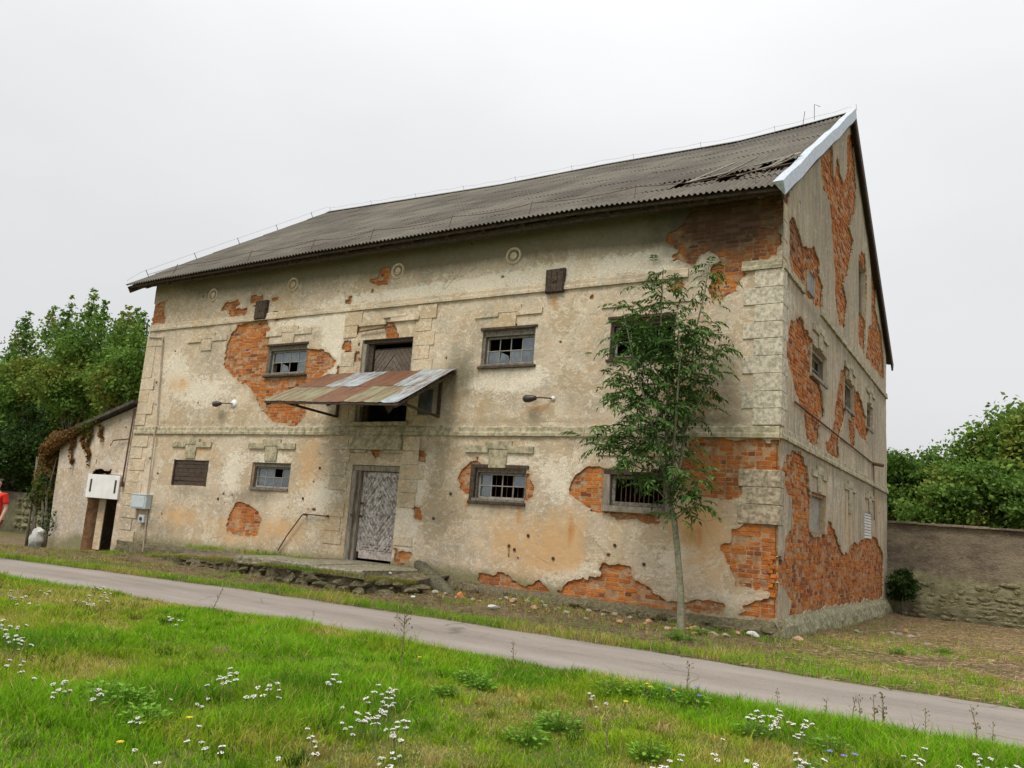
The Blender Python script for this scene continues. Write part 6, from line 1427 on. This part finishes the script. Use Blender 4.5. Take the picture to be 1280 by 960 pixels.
c0 = np.stack([X, Y, zz_], 1); V = np.stack([c0-dvec/2-sd_, c0-dvec/2+sd_, c0+dvec/2+sd_, c0+dvec/2-sd_], 1).reshape(-1, 3)
o = link('dry_litter', npmesh('dry_litter', V, np.arange(n_*4), np.full(n_, 4), MGR, None, False, None, {'gcol': np.repeat(np.concatenate([hc, np.ones((n_, 1))], 1), 4, 0)})); setp(o, kind='stuff')
# grass tufts on the terrace and at the wall foot
n_ = 5200; X = rs.uniform(-18.3, .5, n_); Y = rs.uniform(-.75, -.12, n_); k = (fbm(X*1.5, Y*2, 88, 3) > .52); X, Y = X[k], Y[k]; zo = np.where((X > -15) & (X < -6.8), .3, 0.0)
c, _, _ = gcolor(X, Y, rs, .05); blades('wall_foot_weeds', X, Y, rs.uniform(.04, .16, len(X)), .009+0*X, c, rs.uniform(.2, .9, len(X)), rs, zoff=zo)
n_ = 13000; X = rs.uniform(-15, -6.6, n_); fr = np.array([terr(x)[1] for x in X]); Y = fr+rs.normal(-.02, .17, n_); k = fbm(X*1.8, Y*2, 89, 3) > .5; X, Y = X[k], Y[k]; zt_ = np.array([terr(x)[0] for x in X]); c, _, _ = gcolor(X, Y, rs, .1)
blades('terrace_weeds', X, Y, rs.uniform(.03, .11, len(X)), .008+0*X, c*.6, rs.uniform(.3, .9, len(X)), rs, zoff=np.maximum(0, zt_-gheight(X, Y)-.02))

# ------------------------------------------------------------------ flowers and weeds
MYW = m_simple('yarrow_white', [(.78, .77, .72), (.66, .64, .56)], 30); MYS = m_simple('yarrow_stem', [(.10, .14, .04), (.15, .15, .06)], 20)
def yarrow(seed, col=None):
    r_ = random.Random(seed); m = MB(); 
    for s_ in range(r_.choice([1, 2, 3])):
        a = r_.uniform(0, 6.28); x, y = math.cos(a)*.05*s_, math.sin(a)*.05*s_; h_ = r_.uniform(.2, .3); tx, ty = x+r_.uniform(-.05, .05), y+r_.uniform(-.05, .05); m.tube([(x, y, 0), (tx, ty, h_*.85)], .003, 4, 1)
        for k in range(16):
            rr_ = .042*math.sqrt(r_.random()); a = r_.uniform(0, 6.28); cx, cy, cz = tx+rr_*math.cos(a), ty+rr_*math.sin(a), h_-rr_*.25; m.tube([(tx, ty, h_*.85), (cx, cy, cz-.004)], .0013, 3, 1)
            n_ = 6; q_ = .009; m.add([(cx+q_*math.cos(j*1.047), cy+q_*math.sin(j*1.047), cz-.002) for j in range(6)]+[(cx, cy, cz+.005)], [(j, (j+1) % 6, 6) for j in range(6)], 0)
    return m.mesh('yarrow', [MYW, MYS])
ya = [yarrow(i) for i in range(7)]; r = random.Random(4)
spots = []
for (px, py, sx_, sy_, n_) in [(15, 800, 22, 18, 9), (30, 745, 30, 10, 8), (120, 745, 30, 8, 7), (18, 850, 14, 14, 2), (75, 860, 14, 8, 2), (290, 845, 26, 8, 5), (220, 775, 22, 8, 3), (468, 868, 26, 12, 13), (445, 890, 20, 8, 5), (500, 905, 12, 6, 5), (335, 862, 20, 6, 4), (415, 848, 10, 5, 2), (385, 918, 14, 5, 3), (492, 935, 8, 8, 3), (965, 893, 20, 12, 8), (1003, 905, 14, 8, 5), (900, 925, 8, 6, 2), (1010, 950, 20, 8, 4), (1235, 945, 26, 6, 6), (1150, 940, 10, 6, 2), (950, 950, 14, 8, 3), (835, 950, 14, 6, 3), (745, 870, 10, 6, 2), (260, 920, 60, 20, 4), (150, 880, 70, 30, 4)]:
    for k in range(int(n_*1.6)): spots.append((px+r.gauss(0, sx_*.6), py+r.gauss(0, sy_*.6)))
for i, (px, py) in enumerate(spots):
    x, y = GR(px, py, .22)
    if y > road_near(x)-.12: y = float(road_near(x))-.15
    o = link('yarrow', ya[i % 7]); o.location = (x, y, float(gheight(x, y))); s_ = r.uniform(.32, .58); o.scale = (s_, s_, r.uniform(.6, .95)); o.rotation_euler = (r.uniform(-.3, .3), r.uniform(-.3, .3), r.uniform(0, 6)); setp(o, 'white flat-topped yarrow flowers in the roadside meadow', 'flower', 'white yarrow in the meadow')
def daisy(col, mid):
    m = MB(); m.tube([(0, 0, 0), (.02, 0, .15), (.01, .01, .30)], .003, 4, 1)
    for j in range(9): a = j*.698; m.add([(.01, .01, .3), (.01+.022*math.cos(a-.3), .01+.03*math.sin(a-.3), .305), (.01+.036*math.cos(a), .01+.036*math.sin(a), .30), (.01+.03*math.cos(a+.3), .01+.03*math.sin(a+.3), .305)], [(0, 1, 2, 3)], 0)
    for j in range(4): a = j*1.6; m.add([(.005, 0, .05+.05*j), (.05*math.cos(a-.2), .05*math.sin(a-.2), .09+.05*j), (.09*math.cos(a), .09*math.sin(a), .08+.05*j), (.05*math.cos(a+.2), .05*math.sin(a+.2), .09+.05*j)], [(0, 1, 2, 3)], 1)
    return m.mesh('wildflower', [m_simple('petal', [col, tuple(v*.85 for v in col)], 20), MYS])
fl = {'yellow': daisy((.75, .58, .05), 0), 'blue': daisy((.22, .22, .65), 0), 'orange': daisy((.8, .3, .06), 0)}
for (px, py, cn, pl_c) in [(808, 842, 'yellow', 'yellow wildflower at the road edge near the middle right'), (812, 848, 'yellow', 'lower yellow wildflower beside the orange one'), (781, 862, 'yellow', 'pale yellow bloom in grass below the road edge'), (841, 849, 'orange', 'single orange wildflower at the road edge'), (836, 847, 'blue', 'blue bloom touching the orange wildflower'), (873, 854, 'blue', 'blue wildflower right of the orange one'), (871, 845, 'blue', 'upper blue bloom right of the orange wildflower'), (1053, 928, 'blue', 'blue bloom in the meadow at lower right'), (1067, 927, 'blue', 'rightmost blue bloom in the lower right meadow'), (1035, 923, 'blue', 'leftmost blue bloom in the lower right meadow'), (524, 810, 'yellow', 'small yellow flower right of the tall seed stalk'), (237, 878, 'yellow', 'yellow flower in the lower left meadow'), (152, 898, 'yellow', 'lowest yellow flower in the lower left meadow')]:
    x, y = GR(px, py, .3); o = link('wildflower', fl[cn]); o.scale = (.7,)*3; y = min(y, float(road_near(x))-.1); o.location = (x, y, float(gheight(x, y))); setp(o, pl_c, 'flower')
MWL = m_leaf('weed_leaf', (.10, .22, .02), (.22, .42, .05))
def leafy(seed, n_=110, R_=.17, H_=.22):
    r_ = random.Random(seed); m = MB()
    for k in range(n_):
        a = r_.uniform(0, 6.28); q_ = R_*r_.random()**.6; z_ = H_*r_.uniform(.3, 1)*(1-.5*q_/R_); c = Vector((q_*math.cos(a), q_*math.sin(a), z_)); d = Vector((math.cos(a), math.sin(a), r_.uniform(-.3, .5))).normalized(); s_ = Vector((-math.sin(a), math.cos(a), r_.uniform(-.3, .3))); ln = r_.uniform(.025, .06); w_ = ln*.32; t_ = r_.random()
        m.tube([(0, 0, 0), c], .002, 3, 0, .2); m.add([c, c+d*ln*.4+s_*w_, c+d*ln, c+d*ln*.4-s_*w_, c+d*ln*.45-Vector((0, 0, .008))], [(0, 1, 4), (1, 2, 4), (4, 2, 3), (0, 4, 3)], 0, t_)
    return m.mesh('leafy_weed', [MWL])
lw = [leafy(i) for i in range(5)]
for i, (px, py) in enumerate([(590, 838), (600, 845), (685, 885), (700, 892), (810, 935), (130, 860), (110, 875), (160, 868), (1040, 925), (1010, 945), (1220, 935), (765, 855), (800, 858), (830, 862), (865, 868), (560, 855), (430, 832), (1180, 800), (1120, 806), (660, 908), (60, 850), (350, 800), (180, 890), (940, 905), (845, 790), (862, 792), (875, 786)]):
    x, y = GR(px, py, .12); o = link('leafy_weed', lw[i % 5]); o.location = (x, y, float(gheight(x, y))-.01); s_ = r.uniform(.6, 1.15) if i not in (17, 18) else .9; o.scale = (s_, s_, s_*.9); o.rotation_euler = (0, 0, i*1.3); setp(o, 'broad-leaved green weed clump standing in the grass', 'weed', 'broad-leaved weed clumps')
MDS = m_simple('dry_stalk', [(.20, .20, .08), (.27, .21, .11), (.13, .09, .05)], 20)
def stalk(seed, H_=.7, seeds=22, spread=.09):
    r_ = random.Random(seed); m = MB(); m.tube([(0, 0, 0), (.01, 0, H_*.5), (r_.uniform(-.03, .03), .01, H_)], [.006, .005, .002], 5)
    for k in range(seeds):
        z_ = H_*r_.uniform(.4, 1); a = r_.uniform(0, 6.28); l_ = spread*r_.uniform(.3, 1); e = Vector((l_*math.cos(a), l_*math.sin(a), z_+l_*.8)); m.tube([(.008, 0, z_), e], .002, 3)
        q_ = r_.uniform(.006, .013); m.add([e+Vector(v)*q_ for v in ((1, 0, 0), (-.5, .87, 0), (-.5, -.87, 0), (0, 0, 1.4), (0, 0, -1.2))], [(0, 1, 3), (1, 2, 3), (2, 0, 3), (1, 0, 4), (2, 1, 4), (0, 2, 4)])
    for k in range(8):
        z_ = H_*r_.uniform(.05, .6); a = r_.uniform(0, 6.28); m.add([(0, 0, z_), (.04*math.cos(a-.2), .04*math.sin(a-.2), z_+.03), (.09*math.cos(a), .09*math.sin(a), z_+.02), (.04*math.cos(a+.2), .04*math.sin(a+.2), z_+.03)], [(0, 1, 2, 3)])
    return m.mesh('seed_stalk', [MDS])
x, y = GR(500, 838, .0); o = link('seed_stalk', stalk(1, .62, 40, .13)); o.location = (x, y, float(gheight(x, y))); setp(o, 'tallest dark seed stalk standing alone in front of the road centre', 'weed')
x, y = GR(355, 758, 0); o = link('seed_stalk', stalk(9, .42, 3, .03)); o.location = (x, min(y, float(road_near(x))-.05), 0); o.rotation_euler = (.0, .35, .3); setp(o, 'thin leaning bare stalk over the road, left of centre', 'weed')
sk = [stalk(20+i, .34, 9, .045) for i in range(5)]
for i, (px, py) in enumerate([(1070, 895), (1080, 897), (1098, 900), (1110, 900), (1115, 898), (1042, 888), (1222, 925), (1240, 930), (990, 875), (862, 862), (652, 824), (400, 780), (118, 748), (758, 940), (1160, 910)]):
    x, y = GR(px, py, .05); y = min(y, float(road_near(x))-.04); o = link('seed_stalk', sk[i % 5]); o.location = (x, y, float(gheight(x, y))); s_ = r.uniform(.55, 1.1); o.scale = (s_,)*3; o.rotation_euler = (r.uniform(-.12, .12), r.uniform(-.12, .12), i); setp(o, 'thin dry seed stalk poking up along the near road edge', 'weed', 'dry seed stalks along the road')
ORD = ['first', 'second', 'third', 'fourth', 'fifth', 'sixth', 'seventh', 'eighth', 'ninth', 'tenth', 'eleventh', 'twelfth', 'thirteenth', 'fourteenth', 'fifteenth', 'sixteenth', 'seventeenth', 'eighteenth', 'nineteenth', 'twentieth']
def scr_x(o):
    d = np.array(o.location)-CP; return 640+CF*(d@_r)/(d@_f)
for grp, phr in (('broad-leaved weed clumps', 'broad-leaved green weed clump, %s from the %s'), ('dry seed stalks along the road', 'thin dry seed stalk by the road edge, %s from the %s')):
    L_ = sorted([o for o in bpy.data.objects if o.get('group') == grp], key=scr_x); n_ = len(L_)
    for i, o in enumerate(L_): o['label'] = phr % ((ORD[i], 'left') if i < n_/2 else (ORD[n_-1-i], 'right'))
for o in bpy.data.objects:
    if o.get('group') == 'white yarrow in the meadow':
        x_ = scr_x(o); o['label'] = 'white flat-topped yarrow flowers in the meadow ' + ('at the left edge of the photo' if x_ < 140 else 'left of the tall seed stalk' if x_ < 400 else 'below the tall seed stalk' if x_ < 600 else 'near the lower middle' if x_ < 860 else 'in the cluster right of the sapling' if x_ < 1080 else 'at the lower right corner')
    if o.get('group') == 'loose rubble at the wall foot':
        o['label'] = 'small weathered rubble lump on the soil ' + ('along the gable side' if o.location.x > .3 else 'under the front wall near the sapling' if o.location.x > -2.6 else 'under the front wall between log and sapling'); o['group'] = 'loose rubble '+('by the gable' if o.location.x > .3 else 'near the sapling' if o.location.x > -2.6 else 'between log and sapling')
print('tris', sum(len(o.data.polygons) for o in bpy.data.objects if o.type == 'MESH'), 'objects', len(bpy.data.objects))
